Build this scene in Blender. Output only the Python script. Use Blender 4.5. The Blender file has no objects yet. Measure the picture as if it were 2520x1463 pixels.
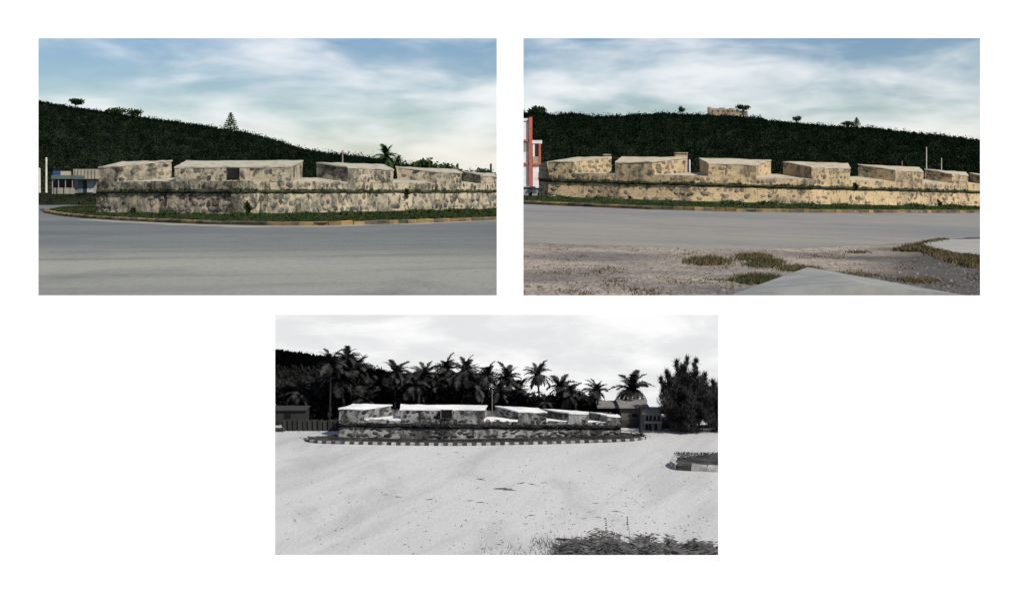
import bpy, math, random
import numpy as np
from mathutils import Vector, Matrix, noise
R = random.Random(7)
NR = np.random.default_rng(7)
scene = bpy.context.scene
C = scene.collection
rad = math.radians

# ------------------------------------------------------------------ camera
F = 3042.0      # focal length in units of a 2520-wide picture
CX = 1260.0     # optical axis, horizontally
YE = 472.0      # eye level
EZ = 1.6        # eye height above the upper ground
cam_d = bpy.data.cameras.new('camera')
cam = bpy.data.objects.new('camera', cam_d)
C.objects.link(cam)
cam.location = (0, 0, EZ)
cam.rotation_euler = (rad(90), 0, 0)
cam_d.sensor_width = 36.0
cam_d.lens = F * 36.0 / 2520.0
cam_d.shift_y = -(731.5 - YE) / 2520.0
cam_d.clip_start = 0.1
cam_d.clip_end = 9000
scene.camera = cam

# ------------------------------------------------------------------ sun, sky, exposure
SUN_EL, SUN_AZ = rad(45), rad(46)          # azimuth: to the right of straight behind the camera
sun_dir = Vector((math.sin(SUN_AZ) * math.cos(SUN_EL), -math.cos(SUN_AZ) * math.cos(SUN_EL), math.sin(SUN_EL)))
sl = bpy.data.lights.new('sun', 'SUN')
sl.energy = 4.8
sl.angle = rad(0.5)
sl.color = (1.0, 0.955, 0.88)
so = bpy.data.objects.new('sun', sl)
C.objects.link(so)
so.rotation_euler = (-sun_dir).to_track_quat('-Z', 'Y').to_euler()
so.location = (20, -30, 40)

scene.view_settings.view_transform = 'Standard'
scene.view_settings.look = 'None'
scene.view_settings.exposure = 0.12
scene.view_settings.gamma = 1.0
scene.view_settings.use_curve_mapping = False

world = bpy.data.worlds.new('World')
scene.world = world
world.use_nodes = True
wn, wl = world.node_tree.nodes, world.node_tree.links
wn.clear()


class NG:
    """small helper for wiring nodes"""
    def __init__(s, tree):
        s.n, s.l = tree.nodes, tree.links

    def new(s, t, **kw):
        x = s.n.new(t)
        for k, v in kw.items():
            setattr(x, k, v)
        return x

    def put(s, sock, v):
        if isinstance(v, bpy.types.NodeSocket):
            s.l.new(v, sock)
        else:
            if sock.type == 'RGBA' and len(v) == 3:
                v = (*v, 1)
            sock.default_value = v

    def math(s, op, a, b=0.0, c=0.0, clamp=False):
        x = s.new('ShaderNodeMath', operation=op)
        x.use_clamp = clamp
        s.put(x.inputs[0], a)
        s.put(x.inputs[1], b)
        if len(x.inputs) > 2:
            s.put(x.inputs[2], c)
        return x.outputs[0]

    def mix(s, f, a, b):
        x = s.new('ShaderNodeMix', data_type='RGBA')
        s.put(x.inputs[0], f)
        s.put(x.inputs[6], a)
        s.put(x.inputs[7], b)
        return x.outputs[2]

    def noise(s, vec, scale, detail=4, rough=0.55, dist=0.0):
        x = s.new('ShaderNodeTexNoise')
        if vec is not None:
            s.l.new(vec, x.inputs['Vector'])
        x.inputs['Scale'].default_value = scale
        x.inputs['Detail'].default_value = detail
        x.inputs['Roughness'].default_value = rough
        x.inputs['Distortion'].default_value = dist
        return x.outputs['Fac']

    def step(s, v, lo, hi):
        x = s.new('ShaderNodeMapRange', interpolation_type='SMOOTHSTEP')
        s.put(x.inputs[0], v)
        x.inputs[1].default_value = lo
        x.inputs[2].default_value = hi
        return x.outputs[0]

    def scaled(s, vec, sc, loc=(0, 0, 0), rot=(0, 0, 0), turn=0.0):
        if turn:                                    # turn the pattern's axes before stretching it
            y = s.new('ShaderNodeMapping')
            s.l.new(vec, y.inputs[0])
            y.inputs['Rotation'].default_value = (0, 0, turn)
            vec = y.outputs[0]
        x = s.new('ShaderNodeMapping')
        s.l.new(vec, x.inputs[0])
        x.inputs['Scale'].default_value = sc
        x.inputs['Location'].default_value = loc
        x.inputs['Rotation'].default_value = rot
        return x.outputs[0]


g = NG(world.node_tree)
w_out = g.new('ShaderNodeOutputWorld')
w_bg = g.new('ShaderNodeBackground')
sky = g.new('ShaderNodeTexSky', sky_type='NISHITA')
sky.sun_disc = False
sky.sun_elevation = SUN_EL
sky.sun_rotation = rad(180) - SUN_AZ
sky.altitude = 10
sky.air_density = 1.0
sky.dust_density = 0.6
sky.ozone_density = 2.2
SKY_STRENGTH = 0.085
tc = g.new('ShaderNodeTexCoord')
sep = g.new('ShaderNodeSeparateXYZ')
g.l.new(tc.outputs['Generated'], sep.inputs[0])
lon = g.math('ARCTAN2', sep.outputs[0], sep.outputs[1])
lat = g.math('ARCSINE', sep.outputs[2])
cmb = g.new('ShaderNodeCombineXYZ')
g.put(cmb.inputs[0], lon)
g.put(cmb.inputs[1], lat)
v1 = g.scaled(cmb.outputs[0], (6.5, 24.0, 1.0), loc=(9.4, 3.3, 1.2), rot=(0, 0, rad(-6)))
v2 = g.scaled(cmb.outputs[0], (22.0, 70.0, 1.0), loc=(1.4, 5.2, 0.0), rot=(0, 0, rad(10)))
n1 = g.noise(v1, 1.0, 4, 0.5, 0.35)
n2 = g.noise(v2, 1.0, 5, 0.55, 0.35)
dens = g.math('ADD', g.math('MULTIPLY', n1, 0.78), g.math('MULTIPLY', n2, 0.22))
# cloud cover thickens a little towards the horizon, as a cloud deck seen edge-on does
hz = g.math('SUBTRACT', 1.0, g.step(lat, 0.0, 0.16))
dens = g.math('ADD', dens, g.math('MULTIPLY', hz, 0.15))
cover = g.step(dens, 0.43, 0.76)
tint = g.new('ShaderNodeHueSaturation')
tint.inputs['Saturation'].default_value = 1.3
tint.inputs['Hue'].default_value = 0.512
tint.inputs['Value'].default_value = 0.95
g.l.new(sky.outputs[0], tint.inputs['Color'])
cl = 0.90 / SKY_STRENGTH
cloud_col = (cl * 0.97, cl * 0.99, cl * 1.0)
hw = g.math('SUBTRACT', 1.0, g.step(lat, 0.0, 0.075))
cloud_col = g.mix(hw, cloud_col, (cl * 0.96, cl * 0.91, cl * 0.82))
colr = g.mix(g.math('MULTIPLY', cover, 0.9), tint.outputs[0], cloud_col)
g.l.new(colr, w_bg.inputs[0])
w_bg.inputs[1].default_value = SKY_STRENGTH
g.l.new(w_bg.outputs[0], w_out.inputs[0])


# ------------------------------------------------------------------ geometry helpers
def P(px, py, d):
    return Vector(((px - CX) * d / F, d, EZ + (YE - py) * d / F))


H1, H3 = 1.6, 3.1
A2, B2 = -0.0267, 0.00945


def yh2(px):
    return 459.0 + 0.0267 * (px - 1850.0)


def d1(py): return H1 * F / (py - YE)
def d2(px, py): return H1 * F / (py - yh2(px))
def d3(py): return H3 * F / (py - YE)
def g1(px, py): return P(px, py, d1(py))
def g2(px, py): return P(px, py, d2(px, py))
def g3(px, py): return P(px, py, d3(py))


def lerp(tab, x):
    if x <= tab[0][0]:
        return tab[0][1]
    for (a, b), (c, d) in zip(tab, tab[1:]):
        if x <= c:
            return b + (d - b) * (x - a) / (c - a)
    return tab[-1][1]


def jig(p, amp, freq):
    if amp == 0:
        return p
    return p + noise.noise_vector(p * freq) * amp + noise.noise_vector(p * (freq * 3.3)) * (amp * 0.55)


class MB:
    def __init__(s):
        s.v, s.f = [], []

    def patch(s, a, b, c, d, nu=1, nv=1, amp=0.0, freq=1.0):
        """a,b along u at v=0; d,c along u at v=1"""
        k = len(s.v)
        for j in range(nv + 1):
            for i in range(nu + 1):
                u, v = i / nu, j / nv
                p = (a * (1 - u) + b * u) * (1 - v) + (d * (1 - u) + c * u) * v
                s.v.append(jig(p, amp, freq))
        w = nu + 1
        for j in range(nv):
            for i in range(nu):
                q = k + j * w + i
                s.f.append((q, q + 1, q + 1 + w, q + w))
        return s

    def hexa(s, lo, hi, nu=1, nv=1, nd=1, amp=0.0, freq=1.0, top=True, bottom=True):
        """lo/hi: front-left, front-right, back-right, back-left"""
        fl, fr, br, bl = lo
        FL, FR, BR, BL = hi
        s.patch(fl, fr, FR, FL, nu, nv, amp, freq)
        s.patch(fr, br, BR, FR, nd, nv, amp, freq)
        s.patch(br, bl, BL, BR, nu, nv, amp, freq)
        s.patch(bl, fl, FL, BL, nd, nv, amp, freq)
        if top:
            s.patch(FL, FR, BR, BL, nu, nd, amp, freq)
        if bottom:
            s.patch(bl, br, fr, fl, nu, nd, amp, freq)
        return s

    def box(s, c, size, rz=0.0):
        c = Vector(c)
        x, y, z = size[0] / 2, size[1] / 2, size[2] / 2
        m = Matrix.Rotation(rz, 3, 'Z')
        q = [c + m @ Vector(t) for t in ((-x, -y, -z), (x, -y, -z), (x, y, -z), (-x, y, -z))]
        h = [p + Vector((0, 0, 2 * z)) for p in q]
        return s.hexa(q, h)

    def tube(s, pts, rads, n=7, cap=True):
        k = len(s.v)
        m = len(pts)
        for i, (p, r) in enumerate(zip(pts, rads)):
            t = (pts[min(i + 1, m - 1)] - pts[max(i - 1, 0)]).normalized()
            a = t.orthogonal().normalized() if abs(t.z) < 0.9 else Vector((1, 0, 0))
            a = (a - t * a.dot(t)).normalized()
            b = t.cross(a)
            for j in range(n):
                w = 2 * math.pi * j / n
                s.v.append(p + a * (r * math.cos(w)) + b * (r * math.sin(w)))
        for i in range(m - 1):
            for j in range(n):
                s.f.append((k + i * n + j, k + i * n + (j + 1) % n, k + (i + 1) * n + (j + 1) % n, k + (i + 1) * n + j))
        if cap:
            s.f.append(tuple(k + (m - 1) * n + j for j in range(n)))
            s.f.append(tuple(k + n - 1 - j for j in range(n)))
        return s

    def mesh(s, name, mat, off=None, smooth=False):
        me = bpy.data.meshes.new(name)
        vs = s.v if off is None else [p - off for p in s.v]
        me.from_pydata([tuple(p) for p in vs], [], s.f)
        if mat:
            me.materials.append(mat)
        if smooth:
            me.polygons.foreach_set('use_smooth', [True] * len(me.polygons))
        me.update()
        return me

    def build(s, name, mat, parent=None, off=None, smooth=False):
        if parent is not None and off is None:
            off = parent.get('_o')
            off = Vector(off) if off is not None else None
        o = bpy.data.objects.new(name, s.mesh(name, mat, off, smooth))
        C.objects.link(o)
        if parent is not None:
            o.parent = parent
            if '_o' in parent:
                o['_o'] = parent['_o']
        return o


def root(name, loc):
    o = bpy.data.objects.new(name, None)
    C.objects.link(o)
    o.location = loc
    o.empty_display_size = 0.2
    o['_o'] = tuple(loc)
    return o


def tag(o, label, cat=None, group=None, kind=None):
    if label:
        o['label'] = label
    if cat:
        o['category'] = cat
    if group:
        o['group'] = group
    if kind:
        o['kind'] = kind
    return o


def np_mesh(name, V, Q, mat, parent=None):
    """V (n,3), Q (m,k) faces of equal size"""
    me = bpy.data.meshes.new(name)
    if parent is not None and '_o' in parent:
        V = V - np.array(parent['_o'])
    k = Q.shape[1]
    me.vertices.add(len(V))
    me.vertices.foreach_set('co', V.astype(np.float32).ravel())
    me.loops.add(Q.size)
    me.loops.foreach_set('vertex_index', Q.astype(np.int32).ravel())
    me.polygons.add(len(Q))
    me.polygons.foreach_set('loop_start', np.arange(0, Q.size, k, dtype=np.int32))
    me.materials.append(mat)
    me.update(calc_edges=True)
    me.validate()
    o = bpy.data.objects.new(name, me)
    C.objects.link(o)
    if parent is not None:
        o.parent = parent
    return o


def leaf_quads(cent, radius, per, size, squash=(1, 1, 0.85), aspect=1.6):
    """random leaf-sized quads spread through clumps"""
    cent = np.asarray(cent, float)
    n = len(cent)
    radius = np.broadcast_to(np.asarray(radius, float), (n,))
    c = np.repeat(cent, per, 0)
    r = np.repeat(radius, per)
    d = NR.normal(size=(n * per, 3))
    d /= np.linalg.norm(d, axis=1)[:, None]
    rr = NR.random(n * per) ** 0.45
    p = c + d * (r * rr)[:, None] * np.array(squash)
    a = NR.normal(size=(n * per, 3))
    a /= np.linalg.norm(a, axis=1)[:, None]
    b = np.cross(a, NR.normal(size=(n * per, 3)))
    b /= np.linalg.norm(b, axis=1)[:, None]
    s = size * (0.6 + 0.8 * NR.random(n * per))
    if np.ndim(size) == 0:
        pass
    a = a * (s * aspect * 0.5)[:, None]
    b = b * (s * 0.5)[:, None]
    V = np.stack([p - a, p - b, p + a, p + b], 1).reshape(-1, 3)
    Q = np.arange(len(V)).reshape(-1, 4)
    return V, Q


def blades(points, h, wdt, lean=0.4, per=5, spread=0.1):
    """grass: narrow triangles rising from points"""
    pts = np.repeat(np.asarray(points, float), per, 0)
    n = len(pts)
    hh = np.repeat(np.broadcast_to(np.asarray(h, float), (len(points),)), per) * (0.5 + 0.8 * NR.random(n))
    pts = pts + NR.normal(size=(n, 3)) * np.array([spread, spread, 0])
    ang = NR.random(n) * 2 * math.pi
    side = np.stack([np.cos(ang), np.sin(ang), np.zeros(n)], 1) * (wdt * (0.6 + 0.8 * NR.random(n)))[:, None]
    tip = pts + np.stack([NR.normal(size=n) * lean * hh, NR.normal(size=n) * lean * hh, hh], 1)
    V = np.stack([pts - side, pts + side, tip], 1).reshape(-1, 3)
    return V, np.arange(len(V)).reshape(-1, 3)


# ------------------------------------------------------------------ materials
MATS = {}


def neu(name, c):
    # greys of the black and white view, balanced against the warm sun so that they read neutral
    if c is None or not ('grey' in name or name in ('kerb_black_paint', 'kerb_white_paint')):
        return c
    l = c[0]
    if 'house' in name or 'roof' in name:
        return (l, l * 0.95, l * 0.87)
    return (l, l * 0.985, l * 0.95)



def base_mat(name, rough=0.9, spec=0.2):
    m = bpy.data.materials.new(name)
    m.use_nodes = True
    t = NG(m.node_tree)
    b = m.node_tree.nodes['Principled BSDF']
    b.inputs['Roughness'].default_value = rough
    b.inputs['Specular IOR Level'].default_value = spec
    MATS[name] = m
    geo = t.new('ShaderNodeNewGeometry')
    return m, t, b, geo.outputs['Position']


def mat(name, c1, c2=None, scale=2.0, rough=0.9, spec=0.2, bump=0.0, rnd=0.0, lo=0.38, hi=0.62, stretch=(1, 1, 1), bscale=None):
    """two-tone weathered surface; rnd: brightness spread from object to object"""
    c1, c2 = neu(name, c1), neu(name, c2)
    m, t, b, pos = base_mat(name, rough, spec)
    c2 = c2 or tuple(x * 0.75 for x in c1)
    v = t.scaled(pos, stretch)
    n = t.noise(v, scale, 6, 0.6)
    col = t.mix(t.step(n, lo, hi), c1, c2)
    if rnd:
        oi = t.new('ShaderNodeObjectInfo')
        k = t.math('ADD', 1 - rnd, t.math('MULTIPLY', oi.outputs['Random'], 2 * rnd))
        hs = t.new('ShaderNodeHueSaturation')
        t.put(hs.inputs['Value'], k)
        t.put(hs.inputs['Color'], col)
        col = hs.outputs[0]
    t.put(b.inputs['Base Color'], col)
    if bump:
        bn = t.new('ShaderNodeBump')
        bn.inputs['Strength'].default_value = bump
        bn.inputs['Distance'].default_value = 0.05
        t.put(bn.inputs['Height'], t.noise(v, bscale or scale * 4, 5, 0.65))
        t.l.new(bn.outputs[0], b.inputs['Normal'])
    return m


def masonry(name, plaster, plaster2, lichen, dark, s=1.0, amount=0.5, streak=0.5, stains=()):
    """lime plaster over rubble: patches fallen off, lichen, rain streaks"""
    plaster, plaster2, lichen, dark = (neu(name, c) for c in (plaster, plaster2, lichen, dark))
    m, t, b, pos = base_mat(name, 0.95, 0.1)
    big = t.noise(pos, 0.35 * s, 3, 0.5)
    mid = t.noise(t.scaled(pos, (1, 1, 0.8)), 1.7 * s, 5, 0.62, 0.4)
    fine = t.noise(pos, 7.0 * s, 5, 0.65)
    stre = t.noise(t.scaled(pos, (3.2, 1.2, 0.45)), 1.0 * s, 4, 0.6)
    col = t.mix(t.step(big, 0.35, 0.65), plaster, plaster2)
    col = t.mix(t.math('MULTIPLY', t.step(fine, 0.45, 0.7), 0.55), col, lichen)
    k = t.math('ADD', mid, t.math('MULTIPLY', t.math('SUBTRACT', big, 0.5), 0.6))
    col = t.mix(t.math('MULTIPLY', t.step(k, 0.60 - 0.16 * amount, 0.68 - 0.1 * amount), 0.8), col, lichen)
    k2 = t.math('ADD', t.math('MULTIPLY', mid, 0.75), t.math('MULTIPLY', fine, 0.25))
    col = t.mix(t.math('MULTIPLY', t.step(k2, 0.56 - 0.05 * amount, 0.64), 0.85), col, dark)
    col = t.mix(t.math('MULTIPLY', t.step(stre, 0.55, 0.72), streak), col, dark)
    if stains:
        sx = t.new('ShaderNodeSeparateXYZ')
        t.l.new(pos, sx.inputs[0])
        xw = t.math('ADD', sx.outputs[0], t.math('MULTIPLY', t.math('SUBTRACT', mid, 0.5), 1.6 / s))
        for x0, w in stains:
            k3 = t.math('ABSOLUTE', t.math('SUBTRACT', xw, x0))
            k3 = t.math('MULTIPLY', t.math('SUBTRACT', 1.0, t.step(k3, w * 0.5, w)), t.step(fine, 0.3, 0.5))
            col = t.mix(t.math('MULTIPLY', k3, 0.85), col, dark)
    t.put(b.inputs['Base Color'], col)
    bn = t.new('ShaderNodeBump')
    bn.inputs['Strength'].default_value = 0.7
    bn.inputs['Distance'].default_value = 0.06 / s
    t.put(bn.inputs['Height'], t.math('ADD', fine, mid))
    t.l.new(bn.outputs[0], b.inputs['Normal'])
    return m


M = {}
NOSPEC = []
M['wall'] = mat('page_white', (0.90, 0.90, 0.90), (0.885, 0.885, 0.885), 3.0, 0.85, 0.2)
M['fort1'] = masonry('fort_masonry', (0.46, 0.38, 0.26), (0.33, 0.275, 0.19), (0.13, 0.122, 0.095), (0.022, 0.023, 0.019), 1.0, 0.95, 0.9, [(-18.5, 0.5), (-29.1, 0.7), (-24.0, 0.4)])
M['fort2'] = masonry('fort_masonry_warm', (0.52, 0.385, 0.22), (0.41, 0.305, 0.18), (0.18, 0.145, 0.095), (0.045, 0.04, 0.03), 1.0, 0.5, 0.5)
M['fort3'] = masonry('fort_masonry_grey', (0.26, 0.19, 0.20), (0.15, 0.113, 0.12), (0.038, 0.039, 0.042), (0.010, 0.010, 0.011), 5.2, 1.0, 0.6, [(-0.82, 0.09)])
M['fort1m'] = masonry('fort_rubble_face', (0.42, 0.35, 0.245), (0.30, 0.26, 0.19), (0.13, 0.122, 0.095), (0.026, 0.027, 0.022), 1.0, 1.0, 0.75)
M['fort2m'] = masonry('fort_rubble_face_warm', (0.50, 0.38, 0.215), (0.40, 0.305, 0.185), (0.18, 0.145, 0.095), (0.045, 0.04, 0.03), 1.0, 0.6, 0.45)
M['fort3m'] = M['fort3']
M['cap1'] = mat('cap_plaster', (0.36, 0.33, 0.255), (0.19, 0.175, 0.125), 1.1, bump=0.5, lo=0.48, hi=0.72)
M['cap2'] = mat('cap_plaster_warm', (0.40, 0.345, 0.25), (0.23, 0.19, 0.13), 1.1, bump=0.5, lo=0.48, hi=0.72)
M['cap3'] = mat('cap_plaster_grey', (0.70, 0.595, 0.62), (0.58, 0.47, 0.49), 4.0, bump=0.2)
M['stone1'] = mat('rubble_stone', (0.070, 0.067, 0.058), (0.185, 0.165, 0.125), 1.8, bump=0.7, rnd=0.65)
M['stone2'] = mat('rubble_stone_warm', (0.125, 0.105, 0.078), (0.24, 0.195, 0.135), 2.0, bump=0.6, rnd=0.5)
M['stone3'] = mat('rubble_stone_grey', (0.018, 0.0185, 0.0195), (0.055, 0.056, 0.059), 14.0, bump=0.6, rnd=0.5)
M['stone1s'] = mat('rubble_small', (0.070, 0.067, 0.058), (0.19, 0.17, 0.13), 1.2, bump=0.6)
M['stone2s'] = mat('rubble_small_warm', (0.13, 0.108, 0.08), (0.26, 0.205, 0.14), 1.2, bump=0.6)
M['stone3s'] = mat('rubble_small_grey', (0.018, 0.0185, 0.0195), (0.06, 0.061, 0.064), 8.0, bump=0.6)
M['moss'] = mat('cornice_moss', (0.025, 0.032, 0.018), (0.06, 0.065, 0.035), 1.5, bump=0.8)
NOSPEC.append(M['moss'])
M['moss3'] = mat('cornice_moss_grey', (0.008, 0.008, 0.009), (0.03, 0.03, 0.032), 8.0, bump=0.8)
NOSPEC.append(M['moss3'])
M['plaque'] = mat('plaque_recess', (0.012, 0.012, 0.011), (0.025, 0.025, 0.022), 2.0, bump=0.4)
NOSPEC.append(M['plaque'])
M['plaque3'] = mat('plaque_recess_grey', (0.006, 0.010, 0.011), (0.012, 0.03, 0.032), 10.0, bump=0.4)
NOSPEC.append(M['plaque3'])
M['grass1'] = mat('verge_grass', (0.018, 0.032, 0.012), (0.04, 0.052, 0.018), 0.8, 0.9, 0.1)
NOSPEC.append(M['grass1'])
M['grass2'] = mat('verge_grass_lush', (0.022, 0.042, 0.016), (0.05, 0.062, 0.024), 0.8, 0.9, 0.1)
NOSPEC.append(M['grass2'])
M['dryg'] = mat('dry_grass', (0.075, 0.07, 0.03), (0.125, 0.095, 0.055), 1.2, 0.9, 0.1)
NOSPEC.append(M['dryg'])
M['tuftg'] = mat('tuft_grass', (0.045, 0.052, 0.022), (0.10, 0.085, 0.045), 2.0, 0.9, 0.0)
M['greyg'] = mat('grass_grey', (0.035, 0.036, 0.038), (0.07, 0.072, 0.075), 5.0, 0.9, 0.1)
NOSPEC.append(M['greyg'])
M['weed'] = mat('weed_grey', (0.05, 0.051, 0.054), (0.11, 0.113, 0.118), 8.0, 0.8, 0.2)
M['wood1'] = mat('woodland_leaves', (0.0022, 0.0058, 0.0032), (0.010, 0.021, 0.009), 0.16, 0.95, 0.05, lo=0.42, hi=0.75, stretch=(1.6, 1, 0.7))
NOSPEC.append(M['wood1'])
M['leaf'] = mat('tree_leaves', (0.014, 0.030, 0.010), (0.030, 0.055, 0.016), 0.8, 0.9, 0.1)
NOSPEC.append(M['leaf'])
M['palm'] = mat('palm_leaf', (0.016, 0.034, 0.012), (0.03, 0.055, 0.018), 1.0, 0.8, 0.2)
NOSPEC.append(M['palm'])
M['palm3'] = mat('palm_leaf_grey', (0.010, 0.010, 0.011), (0.048, 0.033, 0.035), 6.0, 0.7, 0.25)
NOSPEC.append(M['palm3'])
M['wood3'] = mat('thicket_grey', (0.005, 0.006, 0.0065), (0.026, 0.0225, 0.024), 3.0, 0.95, 0.05)
NOSPEC.append(M['wood3'])
M['bark'] = mat('bark', (0.07, 0.06, 0.05), (0.035, 0.03, 0.025), 3.0, bump=0.5)
M['bark3'] = mat('bark_grey', (0.020, 0.036, 0.038), (0.010, 0.015, 0.016), 12.0, bump=0.5)
M['soil'] = mat('hill_soil', (0.012, 0.016, 0.009), (0.02, 0.024, 0.012), 0.2)
NOSPEC.append(M['soil'])
M['soil3'] = mat('hill_soil_grey', (0.012, 0.012, 0.013), (0.02, 0.02, 0.021), 1.0)
NOSPEC.append(M['soil3'])
M['yellow'] = mat('kerb_yellow', (0.20, 0.13, 0.052), (0.085, 0.07, 0.05), 0.7, bump=0.4, rnd=0.45, lo=0.4, hi=0.62)
M['kdark'] = mat('kerb_black_paint', (0.030, 0.020, 0.022), (0.06, 0.06, 0.064), 9.0, rnd=0.3)
M['klight'] = mat('kerb_white_paint', (0.36, 0.43, 0.45), (0.20, 0.27, 0.28), 9.0, rnd=0.3)
M['conc'] = mat('concrete', (0.25, 0.25, 0.225), (0.18, 0.185, 0.175), 1.3, bump=0.3)
M['sandd'] = mat('drifted_sand', (0.27, 0.26, 0.225), (0.20, 0.195, 0.175), 0.7, bump=0.2)
M['pole'] = mat('pole_wood', (0.30, 0.27, 0.22), (0.20, 0.18, 0.15), 1.0)
M['concp'] = mat('concrete_pale', (0.30, 0.29, 0.25), (0.24, 0.235, 0.21), 1.3, bump=0.3)
M['polew'] = mat('pole_pale', (0.55, 0.53, 0.46), (0.42, 0.40, 0.35), 1.0)
M['pole3'] = mat('pole_grey', (0.16, 0.165, 0.17), (0.10, 0.10, 0.11), 4.0)
M['pole3d'] = mat('pole_dark_grey', (0.012, 0.012, 0.013), (0.02, 0.02, 0.02), 4.0)


def flat(name, col, rough=0.7, spec=0.3):
    return mat(name, col, tuple(x * 0.85 for x in col), 1.5, rough, spec)


M['white'] = flat('white_paint', (0.72, 0.70, 0.66))
M['red'] = flat('red_trim', (0.50, 0.11, 0.07))
M['glass'] = flat('dark_glass', (0.03, 0.035, 0.04), 0.2, 0.5)
M['shed'] = mat('shed_wall', (0.30, 0.27, 0.21), (0.20, 0.18, 0.15), 0.7)
M['shedroof'] = mat('shed_roof', (0.38, 0.34, 0.25), (0.28, 0.25, 0.19), 0.7)
M['door'] = flat('pale_door', (0.36, 0.42, 0.44))
M['doort'] = flat('teal_door', (0.12, 0.20, 0.20))
M['tarp'] = flat('blue_tarp', (0.03, 0.06, 0.14))
M['teal'] = flat('teal_canvas', (0.085, 0.12, 0.11))
M['dk'] = flat('dark_interior', (0.02, 0.02, 0.02))
M['cream'] = mat('ruin_stone', (0.34, 0.28, 0.18), (0.18, 0.14, 0.095), 0.4)
M['tyre'] = flat('tyre_rubber', (0.02, 0.02, 0.02))
M['carw'] = flat('car_white', (0.62, 0.64, 0.66), 0.3, 0.5)
M['lamp'] = flat('tail_lamp', (0.65, 0.06, 0.02), 0.3, 0.5)
M['car3'] = flat('car_grey', (0.32, 0.33, 0.34), 0.3, 0.5)
M['car3d'] = flat('car_dark_grey', (0.02, 0.02, 0.022), 0.3, 0.5)
M['house3'] = mat('house_render_grey', (0.085, 0.118, 0.122), (0.075, 0.077, 0.08), 3.0)
M['house3l'] = mat('house_pale_grey', (0.20, 0.205, 0.21), (0.14, 0.144, 0.15), 3.0)
M['roof3'] = mat('roof_grey', (0.22, 0.225, 0.23), (0.15, 0.154, 0.16), 3.0)
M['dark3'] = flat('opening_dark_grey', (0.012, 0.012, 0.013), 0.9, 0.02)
M['fence3'] = mat('fence_board_grey', (0.032, 0.051, 0.054), (0.03, 0.031, 0.033), 6.0, rnd=0.3)
M['twig'] = mat('twig_grey', (0.04, 0.041, 0.043), (0.08, 0.082, 0.085), 12.0)
M['pebble'] = mat('pebble', (0.22, 0.185, 0.15), (0.12, 0.10, 0.09), 1.0, rnd=0.3)
M['roofred'] = flat('rust_roof', (0.08, 0.05, 0.04))


def road_mat(name, asphalt, dust, dark, s=1.0, near=None, rotz=4, lane_y=0.07, tyre_k=0.4):
    asphalt, dust, dark = (neu(name, c) for c in (asphalt, dust, dark))
    m, t, b, pos = base_mat(name, 0.85, 0.25)
    lanes = t.noise(t.scaled(pos, (0.05, lane_y, 0.1), loc=(1.3, 0.2, 0), turn=rad(rotz)), 1.0 * s, 4, 0.5, 0.3)
    tyre = t.noise(t.scaled(pos, (0.07, 0.5, 0.1), turn=rad(rotz)), 1.0 * s, 5, 0.6, 0.3)
    grain = t.noise(pos, 5.0 * s, 6, 0.75)
    grit = t.noise(t.scaled(pos, (1, 0.16, 1)), 13.0 * s, 5, 0.8)
    blot = t.noise(t.scaled(pos, (1, 0.4, 1), rot=(0, 0, rad(-rotz))), 0.45 * s, 5, 0.65, 0.5)
    k = t.step(lanes, 0.36, 0.64)
    if near:
        sx = t.new('ShaderNodeSeparateXYZ')
        t.l.new(pos, sx.inputs[0])
        yy = t.math('ADD', sx.outputs[1], t.math('MULTIPLY', t.math('SUBTRACT', lanes, 0.5), near[2]))
        k = t.math('ADD', t.math('MULTIPLY', k, 0.3), t.math('MULTIPLY', t.math('SUBTRACT', 1.0, t.step(yy, near[0], near[1])), 0.75), clamp=True)
    col = t.mix(k, asphalt, dust)
    col = t.mix(t.math('MULTIPLY', t.step(tyre, 0.47, 0.68), tyre_k), col, dark)
    col = t.mix(t.math('MULTIPLY', t.step(grain, 0.48, 0.72), 0.4), col, dark)
    col = t.mix(t.math('MULTIPLY', t.step(blot, 0.5, 0.7), 0.35), col, dark)
    col = t.mix(t.math('MULTIPLY', t.step(grit, 0.50, 0.74), 0.5), col, dark)
    col = t.mix(t.math('MULTIPLY', t.math('SUBTRACT', 1.0, t.step(grit, 0.28, 0.5)), 0.5), col, dust)
    t.put(b.inputs['Base Color'], col)
    bn = t.new('ShaderNodeBump')
    bn.inputs['Strength'].default_value = 0.35
    bn.inputs['Distance'].default_value = 0.02
    t.put(bn.inputs['Height'], t.math('ADD', grain, grit))
    t.l.new(bn.outputs[0], b.inputs['Normal'])
    return m


M['road1'] = road_mat('asphalt_dusty', (0.098, 0.108, 0.106), (0.26, 0.258, 0.215), (0.075, 0.082, 0.088), near=(27, 40, 16), rotz=-14)
M['road2'] = road_mat('asphalt_pale', (0.165, 0.165, 0.158), (0.235, 0.22, 0.185), (0.12, 0.12, 0.12))
M['road3'] = road_mat('sandy_ground_grey', (0.43, 0.40, 0.416), (0.49, 0.44, 0.457), (0.27, 0.276, 0.288), 4.0, rotz=-66, lane_y=.3, tyre_k=.38)


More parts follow.
